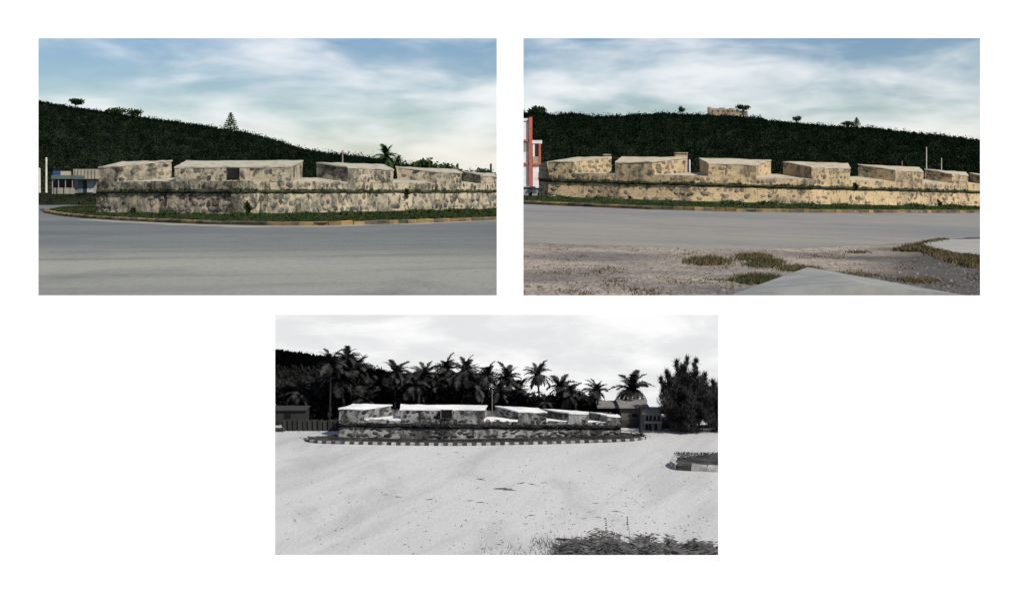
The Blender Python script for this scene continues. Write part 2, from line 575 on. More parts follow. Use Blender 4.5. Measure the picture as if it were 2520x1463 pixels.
def gravel_mat():
    m, t, b, pos = base_mat('gravel', 0.95, 0.1)
    big = t.noise(t.scaled(pos, (0.22, 0.30, 1)), 1.0, 4, 0.55)
    mid = t.noise(pos, 2.2, 5, 0.65)
    vo = t.new('ShaderNodeTexVoronoi')
    t.l.new(pos, vo.inputs['Vector'])
    vo.inputs['Scale'].default_value = 13.0
    col = t.mix(t.step(big, 0.42, 0.66), (0.275, 0.235, 0.19), (0.125, 0.113, 0.105))
    col = t.mix(t.math('MULTIPLY', t.step(mid, 0.48, 0.68), 0.6), col, (0.15, 0.125, 0.105))
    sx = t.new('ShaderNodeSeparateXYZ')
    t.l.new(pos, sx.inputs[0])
    # shadow in the near right corner, painted into the gravel colour
    corner_shade = t.math('SUBTRACT', t.math('ADD', sx.outputs[0], t.math('MULTIPLY', big, 3.0)), t.math('MULTIPLY', sx.outputs[1], 0.42))
    col = t.mix(t.math('MULTIPLY', t.step(corner_shade, -3.4, -0.9), 0.9), col, (0.055, 0.052, 0.05))
    hs = t.new('ShaderNodeHueSaturation')
    sp = t.new('ShaderNodeSeparateColor')
    t.l.new(vo.outputs['Color'], sp.inputs[0])
    t.put(hs.inputs['Value'], t.math('ADD', 0.6, t.math('MULTIPLY', sp.outputs[0], 0.8)))
    t.put(hs.inputs['Color'], col)
    t.put(b.inputs['Base Color'], hs.outputs[0])
    bn = t.new('ShaderNodeBump')
    bn.inputs['Strength'].default_value = 0.6
    bn.inputs['Distance'].default_value = 0.04
    t.put(bn.inputs['Height'], t.math('ADD', mid, t.math('MULTIPLY', vo.outputs['Distance'], -0.8)))
    t.l.new(bn.outputs[0], b.inputs['Normal'])
    return m


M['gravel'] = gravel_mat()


def sky3_mat():
    m = bpy.data.materials.new('overcast_sky_grey')
    m.use_nodes = True
    t = NG(m.node_tree)
    m.node_tree.nodes.clear()
    out = t.new('ShaderNodeOutputMaterial')
    em = t.new('ShaderNodeEmission')
    geo = t.new('ShaderNodeNewGeometry')
    n = t.noise(t.scaled(geo.outputs['Position'], (0.5, 0.5, 1.6), loc=(0.6, 0, 0.4)), 1.0, 6, 0.55, 0.3)
    t.put(em.inputs[0], t.mix(t.step(n, 0.40, 0.66), (0.74, 0.745, 0.755), (0.93, 0.93, 0.93)))
    em.inputs[1].default_value = 0.98
    t.l.new(em.outputs[0], out.inputs[0])
    return m


M['sky3'] = sky3_mat()

for m_ in NOSPEC:
    m_.node_tree.nodes['Principled BSDF'].inputs['Specular IOR Level'].default_value = 0.01

# ------------------------------------------------------------------ the white page round the three views, built as a wall with openings
WALL_D = 6.5
holes = [(94.5, 94.0, 1222.5, 726.5), (1288.0, 94.0, 2412.0, 726.5), (677.0, 773.5, 1767.5, 1364.5)]
xs = sorted({-700, 3220} | {h[0] for h in holes} | {h[2] for h in holes})
ys = sorted({-210, 1963} | {h[1] for h in holes} | {h[3] for h in holes})


def in_hole(x, y):
    return any(h[0] < x < h[2] and h[1] < y < h[3] for h in holes)


mb = MB()
for j in range(len(ys) - 1):
    for i in range(len(xs) - 1):
        x0, x1, y0, y1 = xs[i], xs[i + 1], ys[j], ys[j + 1]
        if in_hole((x0 + x1) / 2, (y0 + y1) / 2):
            continue
        mb.patch(P(x0, y1, WALL_D), P(x1, y1, WALL_D), P(x1, y0, WALL_D), P(x0, y0, WALL_D))
        dk = WALL_D + 0.03
        mb.patch(P(x1, y1, dk), P(x0, y1, dk), P(x0, y0, dk), P(x1, y0, dk))
for x0, y0, x1, y1 in holes + [(-700, -210, 3220, 1963)]:
    q = [(x0, y0), (x1, y0), (x1, y1), (x0, y1)]
    for a, b in zip(q, q[1:] + q[:1]):
        mb.patch(P(*a, WALL_D), P(*b, WALL_D), P(*b, WALL_D + 0.03), P(*a, WALL_D + 0.03))
tag(mb.build('page_wall', M['wall']), 'white page round the three views, built as a wall with openings', 'wall')

# ------------------------------------------------------------------ grounds
mb = MB()
ys_ = [18.6, 24, 32, 45, 65, 100, 160, 260, 500, 1200, 5000]
for a, b in zip(ys_, ys_[1:]):
    mb.patch(Vector((-a * 0.62 - 12, a, 0)), Vector((-0.004 * a, a, 0)), Vector((-0.004 * b, b, 0)), Vector((-b * 0.62 - 12, b, 0)), 6, 1)
tag(mb.build('road', M['road1']), 'wide dusty grey asphalt road curving round the fort in the left colour view', kind='structure')


def z2(x, y): return A2 * x + B2 * y
def s2(x, y, dz=0.0): return Vector((x, y, z2(x, y) + dz))


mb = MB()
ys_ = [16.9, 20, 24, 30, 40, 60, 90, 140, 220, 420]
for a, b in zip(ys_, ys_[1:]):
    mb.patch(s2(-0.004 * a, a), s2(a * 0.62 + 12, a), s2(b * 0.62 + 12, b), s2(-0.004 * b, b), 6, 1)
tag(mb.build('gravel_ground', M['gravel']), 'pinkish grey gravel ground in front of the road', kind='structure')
# road over the gravel in the right colour view; its near edge wanders
near = [(1200, 596), (1288, 598), (1400, 601), (1500, 604), (1620, 608), (1740, 612), (1850, 613), (1960, 611), (2060, 607), (2150, 602), (2230, 597), (2300, 590), (2420, 583), (2700, 570)]
mb = MB()
pts_n = []
for x in range(1262, 2700, 14):
    y = lerp(near, x) + 2.5 * noise.noise(Vector((x * 0.02, 3.3, 0))) + 1.2 * noise.noise(Vector((x * 0.09, 1.3, 0)))
    pts_n.append(g2(x, y))
prev = None
for p in pts_n:
    k = Vector((p.x * 300 / p.y, 300, 0))
    cur = (s2(p.x, p.y, 0.004), s2(k.x, 300, 0.004))
    if prev:
        mb.patch(prev[0], cur[0], cur[1], prev[1], 1, 4)
    prev = cur
tag(mb.build('road', M['road2']), 'pale worn asphalt road running past the fort in the right colour view', kind='structure')

Z3 = EZ - H3
mb = MB()
ys_ = [-14, -4, 4, 10, 13, 16.25, 18.6, 21.6]  # rows ahead of the wall are unseen, added to bounce light onto it
def bank(y): return Z3 - max(0, y - 16.25) * 0.24
for a, b in zip(ys_, ys_[1:]):
    mb.patch(Vector((-16, a, bank(a))), Vector((16, a, bank(a))), Vector((16, b, bank(b))), Vector((-16, b, bank(b))), 8, 1)
tag(mb.build('sandy_ground', M['road3']), 'pale sandy ground with faint wheel tracks in the black and white view', kind='structure')
# curved sky behind the black and white view
mb = MB()
arc = [(a, Vector((21.9 * math.sin(rad(a)), 0.2 + 21.9 * math.cos(rad(a)), 0))) for a in range(-34, 35, 4)]
for (a0, p0), (a1, p1) in zip(arc, arc[1:]):
    lo, hi = Z3 - 1.6, -0.42
    mb.patch(p0 + Vector((0, 0, lo)), p1 + Vector((0, 0, lo)), p1 + Vector((0, 0, hi)), p0 + Vector((0, 0, hi)))
tag(mb.build('sky', M['sky3'], smooth=True), 'near white overcast sky of the black and white view', kind='structure')


# ------------------------------------------------------------------ stones
def stone_mesh(i, mt):
    rr = random.Random(100 + i)
    n = 8
    o_, i_ = [], []
    for j in range(n):
        a = 2 * math.pi * j / n + rr.uniform(-0.2, 0.2)
        r = rr.uniform(0.40, 0.56)
        o_.append((r * math.cos(a), r * math.sin(a), -0.25))
        k = rr.uniform(0.62, 0.8)
        i_.append((r * k * math.cos(a), r * k * math.sin(a), 0.10 + rr.uniform(0, 0.08)))
    v = o_ + i_ + [(rr.uniform(-.1, .1), rr.uniform(-.1, .1), 0.17)]
    f = [(j, (j + 1) % n, n + (j + 1) % n, n + j) for j in range(n)]
    f += [(n + j, n + (j + 1) % n, 2 * n) for j in range(n)]
    me = bpy.data.meshes.new('stone')
    me.from_pydata(v, [], f)
    me.materials.append(mt)
    me.update()
    return me


STONES = {}
CAND = {}


def lay_stones(key, parent, quad, rows, pitch, prob, hs=1.15, proud=0.10):
    """plan rubble stones for a wall face: quad = bottom-left, bottom-right, top-right, top-left"""
    CAND.setdefault(key, [])
    a, b, c, d = quad
    up = ((d - a).length + (c - b).length) / 2
    ln = ((b - a).length + (c - d).length) / 2
    n = max(1, round(ln / pitch))
    nrm = (b - a).cross(d - a).normalized()
    x = (b - a).normalized()
    y = nrm.cross(x)
    for r in range(rows):
        for i in range(n):
            u = (i + 0.5 + 0.5 * (r % 2) + R.uniform(-.25, .25)) / n
            v = (r + 0.5 + R.uniform(-.2, .2)) / rows
            if not 0.02 < u < 0.98:
                continue
            p = (a * (1 - u) + b * u) * (1 - v) + (d * (1 - u) + c * u) * v
            k = noise.noise(p * (0.33 * 0.5 / pitch) + Vector((7, 3, 1)))
            if R.random() > prob * (0.75 + 1.2 * k):
                continue
            w = ln / n * R.uniform(0.72, 1.2)
            h = min(up / rows * R.uniform(0.65, 1.08), w * 1.7 * hs)
            m3 = Matrix((x, y, nrm)).transposed() @ Matrix.Rotation(R.uniform(-.35, .35), 3, 'Z')
            m4 = (m3 @ Matrix.Diagonal((w, h, proud * R.uniform(0.6, 1.3) * pitch / 0.5))).to_4x4()
            m4.translation = p
            CAND[key].append((w * h, parent, m4))


def set_stones(key, rt):
    """the largest 290 stones are objects, the rest one joined part"""
    STONES[key] = [stone_mesh(i, M['stone' + key]) for i in range(9)]
    cs = sorted(CAND[key], key=lambda q: -q[0])
    off = Vector(rt['_o'])
    for _, parent, m4 in cs[:290]:
        m4.translation = m4.translation - off
        o = bpy.data.objects.new('stone', R.choice(STONES[key]))
        C.objects.link(o)
        o.parent = parent
        o.matrix_basis = m4
    mb = MB()
    for _, parent, m4 in cs[290:]:
        me = R.choice(STONES[key])
        k = len(mb.v)
        mb.v += [m4 @ v.co for v in me.vertices]
        mb.f += [tuple(k + i for i in p.vertices) for p in me.polygons]
    if mb.v:
        mb.build('small_stones', M['stone' + key + 's'], rt)['kind'] = 'stuff'


# ------------------------------------------------------------------ forts
def make_fort(key, label, poly, ybase, ycor, ysill, merlons, th, unit, chalf, plaque=None, batter=0.25, sm=0.075, sprob=0.7, lowrows=3, cap_h=0.10, rear=9.0, wall_plants=()):
    """poly: (px, distance) along the front; y functions give picture height; merlons: see below"""
    def D(px):
        return 1.0 / lerp([(a, 1.0 / b) for a, b in poly], px)
    mats, matc, mcap = M['fort' + key], M['moss3' if key == '3' else 'moss'], M['cap' + key]
    x0, x1 = poly[0][0], poly[-1][0]
    rt = root('coastal_fort', P((x0 + x1) / 2, ybase((x0 + x1) / 2), D((x0 + x1) / 2)))
    tag(rt, label, 'fort', 'views of the old stone fort')
    amp, fq = sm, 0.9 / unit
    cuts = [x0]
    for (a, _), (b, _) in zip(poly, poly[1:]):
        n = max(1, round((b - a) / 60))
        cuts += [a + (b - a) * (i + 1) / n for i in range(n)]
    out = Vector((0, -1, 0))
    # lower wall, battered
    mb, mp, mc = MB(), MB(), MB()
    strips = []
    for a, b in zip(cuts, cuts[1:]):
        A0 = P(a, ybase(a), D(a)) + out * batter
        B0 = P(b, ybase(b), D(b)) + out * batter
        A0.z -= 0.25 * unit
        B0.z -= 0.25 * unit
        A1, B1 = P(a, ycor(a), D(a)), P(b, ycor(b), D(b))
        mb.patch(A0, B0, B1 - Vector((0, 0, chalf * .8)), A1 - Vector((0, 0, chalf * .8)), 6, 5, amp, fq)
        S0, S1 = P(a, ysill(a), D(a)), P(b, ysill(b), D(b))
        mp.patch(A1 + Vector((0, 0, chalf * .8)), B1 + Vector((0, 0, chalf * .8)), S1, S0, 6, 3, amp, fq)
        strips.append((A0, B0, A1, B1, S0, S1))
        # cornice, a worn half-round
        prof = [(0.02, -1.0), (-0.7, -0.75), (-1.25, -0.1), (-1.05, 0.55), (-0.3, 0.95), (0.1, 1.0)]
        for (y0, z0), (y1, z1) in zip(prof, prof[1:]):
            q0, q1 = Vector((0, y0 * chalf, z0 * chalf)), Vector((0, y1 * chalf, z1 * chalf))
            mc.patch(A1 + q0, B1 + q0, B1 + q1, A1 + q1, 6, 1, amp * 0.8, fq * 2.5)
    # end returns and rear
    for e, sgn in ((x0, -1), (x1, 1)):
        bx = P(e, ybase(e), D(e)) + out * batter - Vector((0, 0, .25 * unit))
        tx = P(e, ysill(e), D(e))
        back = Vector((sgn * -0.25 * unit, rear, 0))
        q = (bx, bx + back, tx + back, tx)
        mb.patch(*(q if sgn > 0 else (q[1], q[0], q[3], q[2])), 6, 6, amp, fq)
    p0, p1 = P(x0, ysill(x0), D(x0)) + Vector((.25 * unit, rear, 0)), P(x1, ysill(x1), D(x1)) + Vector((-.25 * unit, rear, 0))
    dz = Vector((0, 0, P(x0, ysill(x0), D(x0)).z - P(x0, ybase(x0), D(x0)).z + .25 * unit))
    mb.patch(p1 - dz, p0 - dz, p0, p1, 6, 2)
    low = mb.build('lower_wall', mats, rt)
    par = mp.build('parapet_wall', mats, rt)
    cor = mc.build('cornice', matc, rt, smooth=True)
    # tufts and moss rooted along the cornice
    pts = []
    for A0, B0, A1, B1, S0, S1 in strips:
        for _ in range(26):
            u = R.random()
            if noise.noise((A1 * (1 - u) + B1 * u) * (0.4 / unit)) > -0.25:
                pts.append(A1 * (1 - u) + B1 * u + Vector((0, -0.5 * chalf, chalf * R.uniform(.2, .9))))
    V, Q = blades([tuple(p) for p in pts], 0.16 * unit, 0.05 * unit, 0.7, 4, 0.08 * unit)
    t = np_mesh('cornice_weeds', V, Q, M['greyg'] if key == '3' else M['moss'], rt)
    t['kind'] = 'stuff'
    for px, py, r in wall_plants:
        p = P(px, py, D(px) - batter * .8)
        V, Q = leaf_quads([tuple(p), tuple(p + Vector((r * .4, -.05, -r * .5)))], r * .7, 40, .16, (1, .35, 1.1), 2.2)
        np_mesh('wall_plant', V, Q, M['grass1'], rt)
    # merlons: dict(f=(xl,xr), b=(xl,xr), tf=(yl,yr), tb=(yl,yr))
    ms = []
    for m in merlons:
        fl, fr = m['f']
        bl, br = m['b']
        lo = [P(fl, ysill(fl), D(fl)), P(fr, ysill(fr), D(fr))]
        hi = [P(fl, m['tf'][0], D(fl)), P(fr, m['tf'][1], D(fr))]
        Dbl, Dbr = D(bl) + th, D(br) + th
        hi += [P(br, m['tb'][1], Dbr), P(bl, m['tb'][0], Dbl)]
        zb0 = min(lo[0].z, lo[1].z) - 0.05 * unit
        lo += [Vector((hi[2].x, hi[2].y, zb0)), Vector((hi[3].x, hi[3].y, zb0))]
        cz = Vector((0, 0, cap_h))
        mo = MB().hexa(lo, [h - cz for h in hi], 10, 5, 6, amp, fq, top=False, bottom=False).build('merlon', M['fort' + key + 'm'], rt)
        # cap: plaster slab, slightly oversailing
        ctr = (hi[0] + hi[1] + hi[2] + hi[3]) / 4
        grow = []
        for h in hi:
            dv = h - ctr
            dv.z = 0
            grow.append(h + dv.normalized() * (0.05 * unit))
        cb = MB().hexa([h - cz for h in grow], grow, 10, 2, 5, amp * 0.7, fq * 1.3)
        cb.build('cap', mcap, mo)
        ms.append((mo, lo, hi))
        lay_stones(key, mo, (lo[0], lo[1], hi[1] - cz, hi[0] - cz), 2, 0.44 * unit, sprob * 1.3)
        if (hi[1].x - CX) and hi[2].x > hi[1].x + 0.25 * unit:      # right cheek shows
            lay_stones(key, mo, (lo[1], lo[2], hi[2] - cz, hi[1] - cz), 3, 0.42 * unit * 1.6, sprob)
        if hi[3].x < hi[0].x - 0.25 * unit:
            lay_stones(key, mo, (lo[3], lo[0], hi[0] - cz, hi[3] - cz), 3, 0.42 * unit * 1.6, sprob)
    for (ma, la, ha), (mb_, lb, hb), m1, m2 in zip(ms, ms[1:], merlons, merlons[1:]):
        sb = m1.get('s', None)
        a, b = la[1], lb[0]
        br, bl = m1['b'][1], m2['b'][0]
        c = P(bl, sb if sb else ysill(bl), D(bl) + th)
        d = P(br, sb if sb else ysill(br), D(br) + th)
        if c.x < d.x:
            mid = (c.x + d.x) / 2
            c.x, d.x = mid + .05, mid - .05
        s_ = MB().hexa([a - Vector((0, 0, .12 * unit)), b - Vector((0, 0, .12 * unit)), c - Vector((0, 0, .12 * unit)), d - Vector((0, 0, .12 * unit))],
                       [a + Vector((0, 0, .004)), b + Vector((0, 0, .004)), c, d], 6, 1, 4, amp * .5, fq)
        s_.build('embrasure_sill', mcap, rt)
    for i, (A0, B0, A1, B1, S0, S1) in enumerate(strips):
        ch = Vector((0, 0, chalf))
        lay_stones(key, low, (A0 + Vector((0, 0, .4 * unit)), B0 + Vector((0, 0, .4 * unit)), B1 - ch, A1 - ch), lowrows, 0.56 * unit, sprob * .75)
        lay_stones(key, par, (A1 + ch, B1 + ch, S1, S0), 1, 0.42 * unit, sprob * 1.25)
    set_stones(key, rt)
    if plaque:  # the plaque's recess, built as a dark slab standing slightly proud
        xa, xb, ya, yb = plaque
        pd = 0.07 * unit
        q = [P(xa, yb, D(xa) - pd), P(xb, yb, D(xb) - pd), P(xb, yb, D(xb) + 4 * pd), P(xa, yb, D(xa) + 4 * pd)]
        h = [P(xa, ya, D(xa) - pd), P(xb, ya, D(xb) - pd), P(xb, ya, D(xb) + 4 * pd), P(xa, ya, D(xa) + 4 * pd)]
        pl = MB().hexa(q, h, 4, 4, 1, amp * .3, fq * 2).build('plaque', M['plaque3' if key == '3' else 'plaque'], rt)  # dark slab standing in for the plaque's recess
        pl['label'] = 'dark square plaque recess in the merlon, built as a slab'
        fr_ = MB()
        e = (xb - xa) * 0.07
        for (u0, v0, u1, v1) in ((xa - e, ya, xa, yb), (xb, ya, xb + e, yb), (xa - e, yb, xb + e, yb + e)):
            q = [P(u0, v1, D(u0) - 2 * pd), P(u1, v1, D(u1) - 2 * pd), P(u1, v1, D(u1) + pd), P(u0, v1, D(u0) + pd)]
            h = [P(u0, v0, D(u0) - 2 * pd), P(u1, v0, D(u1) - 2 * pd), P(u1, v0, D(u1) + pd), P(u0, v0, D(u0) + pd)]
            fr_.hexa(q, h)
        fr_.build('plaque_frame', mats, pl)
    return rt, D


# left colour view
poly1 = [(238, 87.5), (572, 82.5), (900, 92), (1222, 107), (1249, 108.5)]
D1_ = lambda px: 1.0 / lerp([(a, 1.0 / b) for a, b in poly1], px)
z1 = lambda z: (lambda px: YE - z * F / D1_(px))
yb1 = [(238, 517), (330, 523), (430, 528), (572, 531), (760, 528), (950, 522), (1222, 514), (1260, 513)]
mer1 = [
    dict(f=(243, 290), b=(302, 422), tf=(411, 408), tb=(397, 394), s=438),
    dict(f=(430, 715), b=(462, 745), tf=(410, 408), tb=(395, 394), s=437),
    dict(f=(855, 968), b=(780, 944), tf=(410, 417), tb=(398, 404), s=440),
    dict(f=(1070, 1137), b=(976, 1122), tf=(420, 424), tb=(409, 416), s=446),
    dict(f=(1183, 1222), b=(1140, 1214), tf=(430, 433), tb=(421, 427), s=452),
    dict(f=(1236, 1248), b=(1224, 1247), tf=(434, 435), tb=(429, 431)),
]
make_fort('1', 'weathered grey and tan stone fort with dark square plaque recess in the left colour view', poly1, lambda x: lerp(yb1, x), z1(0.03), z1(0.72), mer1,
          4.0, 1.0, 0.13, plaque=(559, 588, 412, 442), sprob=1.0, wall_plants=[(608, 508, .4), (330, 517, .3), (1000, 470, .22)])

# right colour view
poly2 = [(1326, 124), (1350, 118), (1700, 113.5), (2000, 114), (2200, 120), (2412, 131), (2520, 138)]
D2_ = lambda px: 1.0 / lerp([(a, 1.0 / b) for a, b in poly2], px)
zz2 = lambda z: (lambda px: yh2(px) - z * F / D2_(px))
yb2 = [(1326, 485), (1350, 486), (1600, 497), (1850, 504), (2050, 507), (2230, 508), (2412, 508), (2520, 508)]
mer2 = [
    dict(f=(1327, 1347), b=(1340, 1352), tf=(405, 398), tb=(402, 396)),
    dict(f=(1351, 1410), b=(1420, 1505), tf=(397, 396), tb=(386, 385), s=424),
    dict(f=(1514, 1605), b=(1531, 1690), tf=(399, 397), tb=(385, 386), s=424),
    dict(f=(1744, 1860), b=(1721, 1897), tf=(401, 405), tb=(388, 393), s=428),
    dict(f=(1997, 2092), b=(1927, 2086), tf=(410, 413), tb=(397, 401), s=434),
    dict(f=(2203, 2272), b=(2112, 2262), tf=(418, 422), tb=(404, 411), s=441),
    dict(f=(2343, 2382), b=(2276, 2378), tf=(427, 431), tb=(415, 423), s=447),
    dict(f=(2430, 2470), b=(2386, 2465), tf=(434, 438), tb=(425, 431)),
]
make_fort('2', 'sunlit golden stone fort behind a yellow kerb in the right colour view', poly2, lambda x: lerp(yb2, x), zz2(0.06), zz2(0.86), mer2,
          5.0, 1.15, 0.15, sprob=0.85, wall_plants=[(1552, 490, .4), (2308, 497, .45), (2105, 455, .25)])

# black and white view
poly3 = [(834, 15.6), (1110, 15.46), (1345, 15.62), (1528, 15.78)]
yb3 = [(834, 1077), (960, 1081), (1110, 1082), (1345, 1077), (1528, 1070.5)]
yc3 = [(834, 1045), (1000, 1047), (1300, 1050), (1528, 1051)]
ys3 = [(834, 1031), (990, 1030.5), (1200, 1032), (1345, 1034), (1528, 1040)]
mer3 = [
    dict(f=(834, 896), b=(868, 964), tf=(1004.5, 1004.5), tb=(992.5, 995.5), s=1022.5),
    dict(f=(986, 1191), b=(988, 1198), tf=(1006, 1007), tb=(994, 996), s=1024),
    dict(f=(1275, 1345), b=(1219, 1323), tf=(1011, 1012.5), tb=(998, 1003), s=1027),
    dict(f=(1400, 1446), b=(1338, 1448), tf=(1015, 1017), tb=(1005, 1012), s=1032),
    dict(f=(1494, 1526), b=(1451, 1523), tf=(1021, 1024), tb=(1012, 1021)),
]
make_fort('3', 'grey stone fort with white capped merlons in the black and white view', poly3, lambda x: lerp(yb3, x), lambda x: lerp(yc3, x), lambda x: lerp(ys3, x), mer3,
          0.42, 0.19, 0.027, plaque=(1086, 1112, 1007.5, 1028), batter=0.04, sm=0.011, sprob=1.0, cap_h=0.014, rear=0.75)


# ------------------------------------------------------------------ verges with kerb stones
def kerb_block(mt, i):
    rr = random.Random(i)
    mb = MB()
    b = 0.06
    lo = [Vector((-.5, -.5, -.3)), Vector((.5, -.5, -.3)), Vector((.5, .5, -.3)), Vector((-.5, .5, -.3))]
    mi = [p + Vector((0, 0, 1.1)) for p in lo]
    to = [Vector((p.x * (1 - 2 * b), p.y * (1 - 3 * b), 1.0 + rr.uniform(-.04, .04))) for p in lo]
    mb.hexa(lo, mi, top=False, bottom=False)
    mb.hexa(mi, to, bottom=False)
    return mb.mesh('kerb_stone', mt)


def resample(pts, n):
    d = [0]
    for a, b in zip(pts, pts[1:]):
        d.append(d[-1] + (b - a).length)
    out = []
    for i in range(n + 1):
        t = d[-1] * i / n
        for j in range(len(pts) - 1):
            if t <= d[j + 1] + 1e-9:
                u = (t - d[j]) / max(1e-9, d[j + 1] - d[j])
                out.append(pts[j] * (1 - u) + pts[j + 1] * u)
                break
    return out


def lay_kerb(parent, pts, meshes, wid, hgt, gap=0.96):
    off = Vector(parent['_o'])
    for i, (a, b) in enumerate(zip(pts, pts[1:])):
        x = (b - a)
        L = x.length
        x.normalize()
        z = Vector((0, 0, 1))
        y = z.cross(x).normalized()
        z = x.cross(y)
        m4 = (Matrix((x, y, z)).transposed() @ Matrix.Diagonal((L * gap, wid, hgt * R.uniform(.93, 1.05)))).to_4x4()
        m4 = m4 @ Matrix.Rotation(R.uniform(-.03, .03), 4, 'Y')
        m4.translation = (a + b) / 2 + y * (wid / 2 + R.uniform(-.05, .05) * wid) - Vector((0, 0, hgt * R.uniform(0, .14))) - off
        o = bpy.data.objects.new('kerb_stone', meshes[i % len(meshes)])
        C.objects.link(o)
        o.parent = parent
        o.matrix_basis = m4


def poly_sheet(pts_front, pts_back, dz, mt, name, nv=6, amp=0.03):
    off = sum(pts_front, Vector()) / len(pts_front)
    mb = MB()
    for i in range(len(pts_front) - 1):
        a, b, c, d = pts_front[i], pts_front[i + 1], pts_back[i + 1], pts_back[i]
        mb.patch(a + dz, b + dz, c + dz, d + dz, 1, nv, amp, 0.6)
    o = bpy.data.objects.new(name, mb.mesh(name, mt, off))
    C.objects.link(o)
    o.location = off
    o['_o'] = tuple(off)
    return o


def xpts(tab, x0, x1, n, gf):
    return [gf(x, lerp(tab, x)) for x in (x0 + (x1 - x0) * i / n for i in range(n + 1))]


# left view: yellow kerb round the verge
kf1 = [(112, 524), (150, 531), (220, 538), (300, 543), (400, 548), (520, 552.5), (650, 555), (800, 555), (950, 551.5), (1100, 546.5), (1222, 541.5), (1252, 540)]
bk1 = [(112, 519), (150, 511), (235, 505), (700, 503), (1252, 503)]
front = xpts(kf1, 112, 1252, 60, g1)
back = xpts(bk1, 112, 1252, 60, g1)
v1o = tag(poly_sheet(front, back, Vector((0, 0, .13)), M['grass1'], 'verge'), 'grassy verge edged with worn yellow kerb stones in the left view', kind='structure')
kp = [g1(108, 519.5), g1(106, 521.5)] + front
lay_kerb(v1o, resample(kp, 96), [kerb_block(M['yellow'], i) for i in range(4)], 0.45, 0.2)
def gutter(pts, w, label):
    mb = MB()
    for a, b in zip(pts, pts[1:]):
        ea, eb = [w * (0.65 + 0.5 * noise.noise(q * .35)) for q in (a, b)]
        up_ = Vector((0, 0, .009))
        mb.patch(a - Vector((0, ea, 0)) + up_, b - Vector((0, eb, 0)) + up_, b + Vector((0, .2, 0)) + up_, a + Vector((0, .2, 0)) + up_)
    tag(mb.build('gutter', M['sandd']), label, kind='structure')


gutter(resample(front[6:], 120), 4.2, 'strip of pale sand washed against the yellow kerb in the left view')
pts, hh = [], []
for _ in range(7000):
    x = R.uniform(115, 1250)
    t = R.random()
    base = lerp(yb1, max(x, 238)) + 3
    kt = lerp(kf1, x) - 5
    if x < 238:
        base = lerp(bk1, x) + 4
    y = kt + (base - kt) * (1 - (1 - t) ** 1.0)
    p = g1(x, y)
    p.z = .12
    pts.append(tuple(p))
    near_wall = t > 0.7 and x > 238
    hh.append(0.035 + (0.26 * max(0, noise.noise(Vector((x * .03, 2, 0))) + .25) if near_wall else 0.05 * R.random()))
V, Q = blades(pts, np.array(hh), 0.10, 0.5, 5, 0.25)
tag(np_mesh('grass', V, Q, M['grass1']), 'short dark grass and weeds growing at the foot of the left fort', 'grass', kind='stuff')

# right view
kf2 = [(1262, 500.5), (1288, 502), (1400, 507), (1600, 515.5), (1850, 522), (2100, 524), (2412, 524), (2530, 523)]
bk2 = [(1262, 486), (1350, 484), (1600, 495), (1850, 501), (2100, 504), (2530, 505)]
front = xpts(kf2, 1262, 2530, 60, g2)
back = xpts(bk2, 1262, 2530, 60, g2)
v2o = tag(poly_sheet(front, back, Vector((0, 0, .15)), M['grass2'], 'verge'), 'green verge edged with yellow kerb stones in the right colour view', kind='structure')
lay_kerb(v2o, resample(front, 90), [kerb_block(M['yellow'], 10 + i) for i in range(4)], 0.5, 0.23)
pts, hh = [], []
for _ in range(6000):
    x = R.uniform(1265, 2525)
    t = R.random()
    kt, base = lerp(kf2, x) - 5, lerp(yb2, max(x, 1326)) + 1
    y = kt + (base - kt) * t
    p = g2(x, y)
    p.z += .13
    pts.append(tuple(p))
    nz = noise.noise(Vector((x * .022, 7, 0)))
    hh.append(0.05 + (0.45 * max(0, nz + .05) if t > .6 else 0.10 * max(0, nz + .2)))
V, Q = blades(pts, np.array(hh), 0.12, 0.5, 5, 0.3)
tag(np_mesh('grass', V, Q, M['grass2']), 'green grass growing along the foot of the golden fort', 'grass', kind='stuff')

# black and white view: striped kerb
kf3 = [(752, 1086), (765, 1089), (800, 1091.5), (900, 1093.5), (1000, 1095.5), (1110, 1096.5), (1200, 1095.5), (1300, 1093.5), (1400, 1091), (1500, 1088), (1560, 1085), (1588, 1081)]
bk3 = [(752, 1081), (765, 1078), (800, 1074), (834, 1073), (1110, 1073), (1400, 1068), (1528, 1064), (1555, 1067), (1588, 1075)]
front = xpts(kf3, 752, 1588, 60, g3)
back = xpts(bk3, 752, 1588, 60, g3)
v3o = tag(poly_sheet(front, back, Vector((0, 0, .010)), M['greyg'], 'verge', 4, 0.004), 'dark grass verge ringed by black and white kerb stones', kind='structure')
kd, kl = kerb_block(M['kdark'], 21), kerb_block(M['klight'], 22)
kp = [g3(757, 1078), g3(750, 1082)] + front + [g3(1592, 1078), g3(1588, 1073), g3(1570, 1069)]
lay_kerb(v3o, resample(kp, 84), [kd, kl], 0.03, 0.034, 0.985)
pts, hh = [], []
for _ in range(5000):
    x = R.uniform(758, 1582)
    t = R.random()
    kt = lerp(kf3, x) - 9
    base = lerp(yb3, x) + 1 if 834 < x < 1528 else lerp(bk3, x) + 1
    p = g3(x, kt + (base - kt) * t)
    p.z += .006
    pts.append(tuple(p))
    hh.append(0.008 + (0.025 * max(0, noise.noise(Vector((x * .02, 5, 0))) + .1) if t > .7 else 0.004))
V, Q = blades(pts, np.array(hh), 0.010, 0.5, 4, 0.03)
tag(np_mesh('grass', V, Q, M['greyg']), 'short dark grass round the fort in the black and white view', 'grass', kind='stuff')


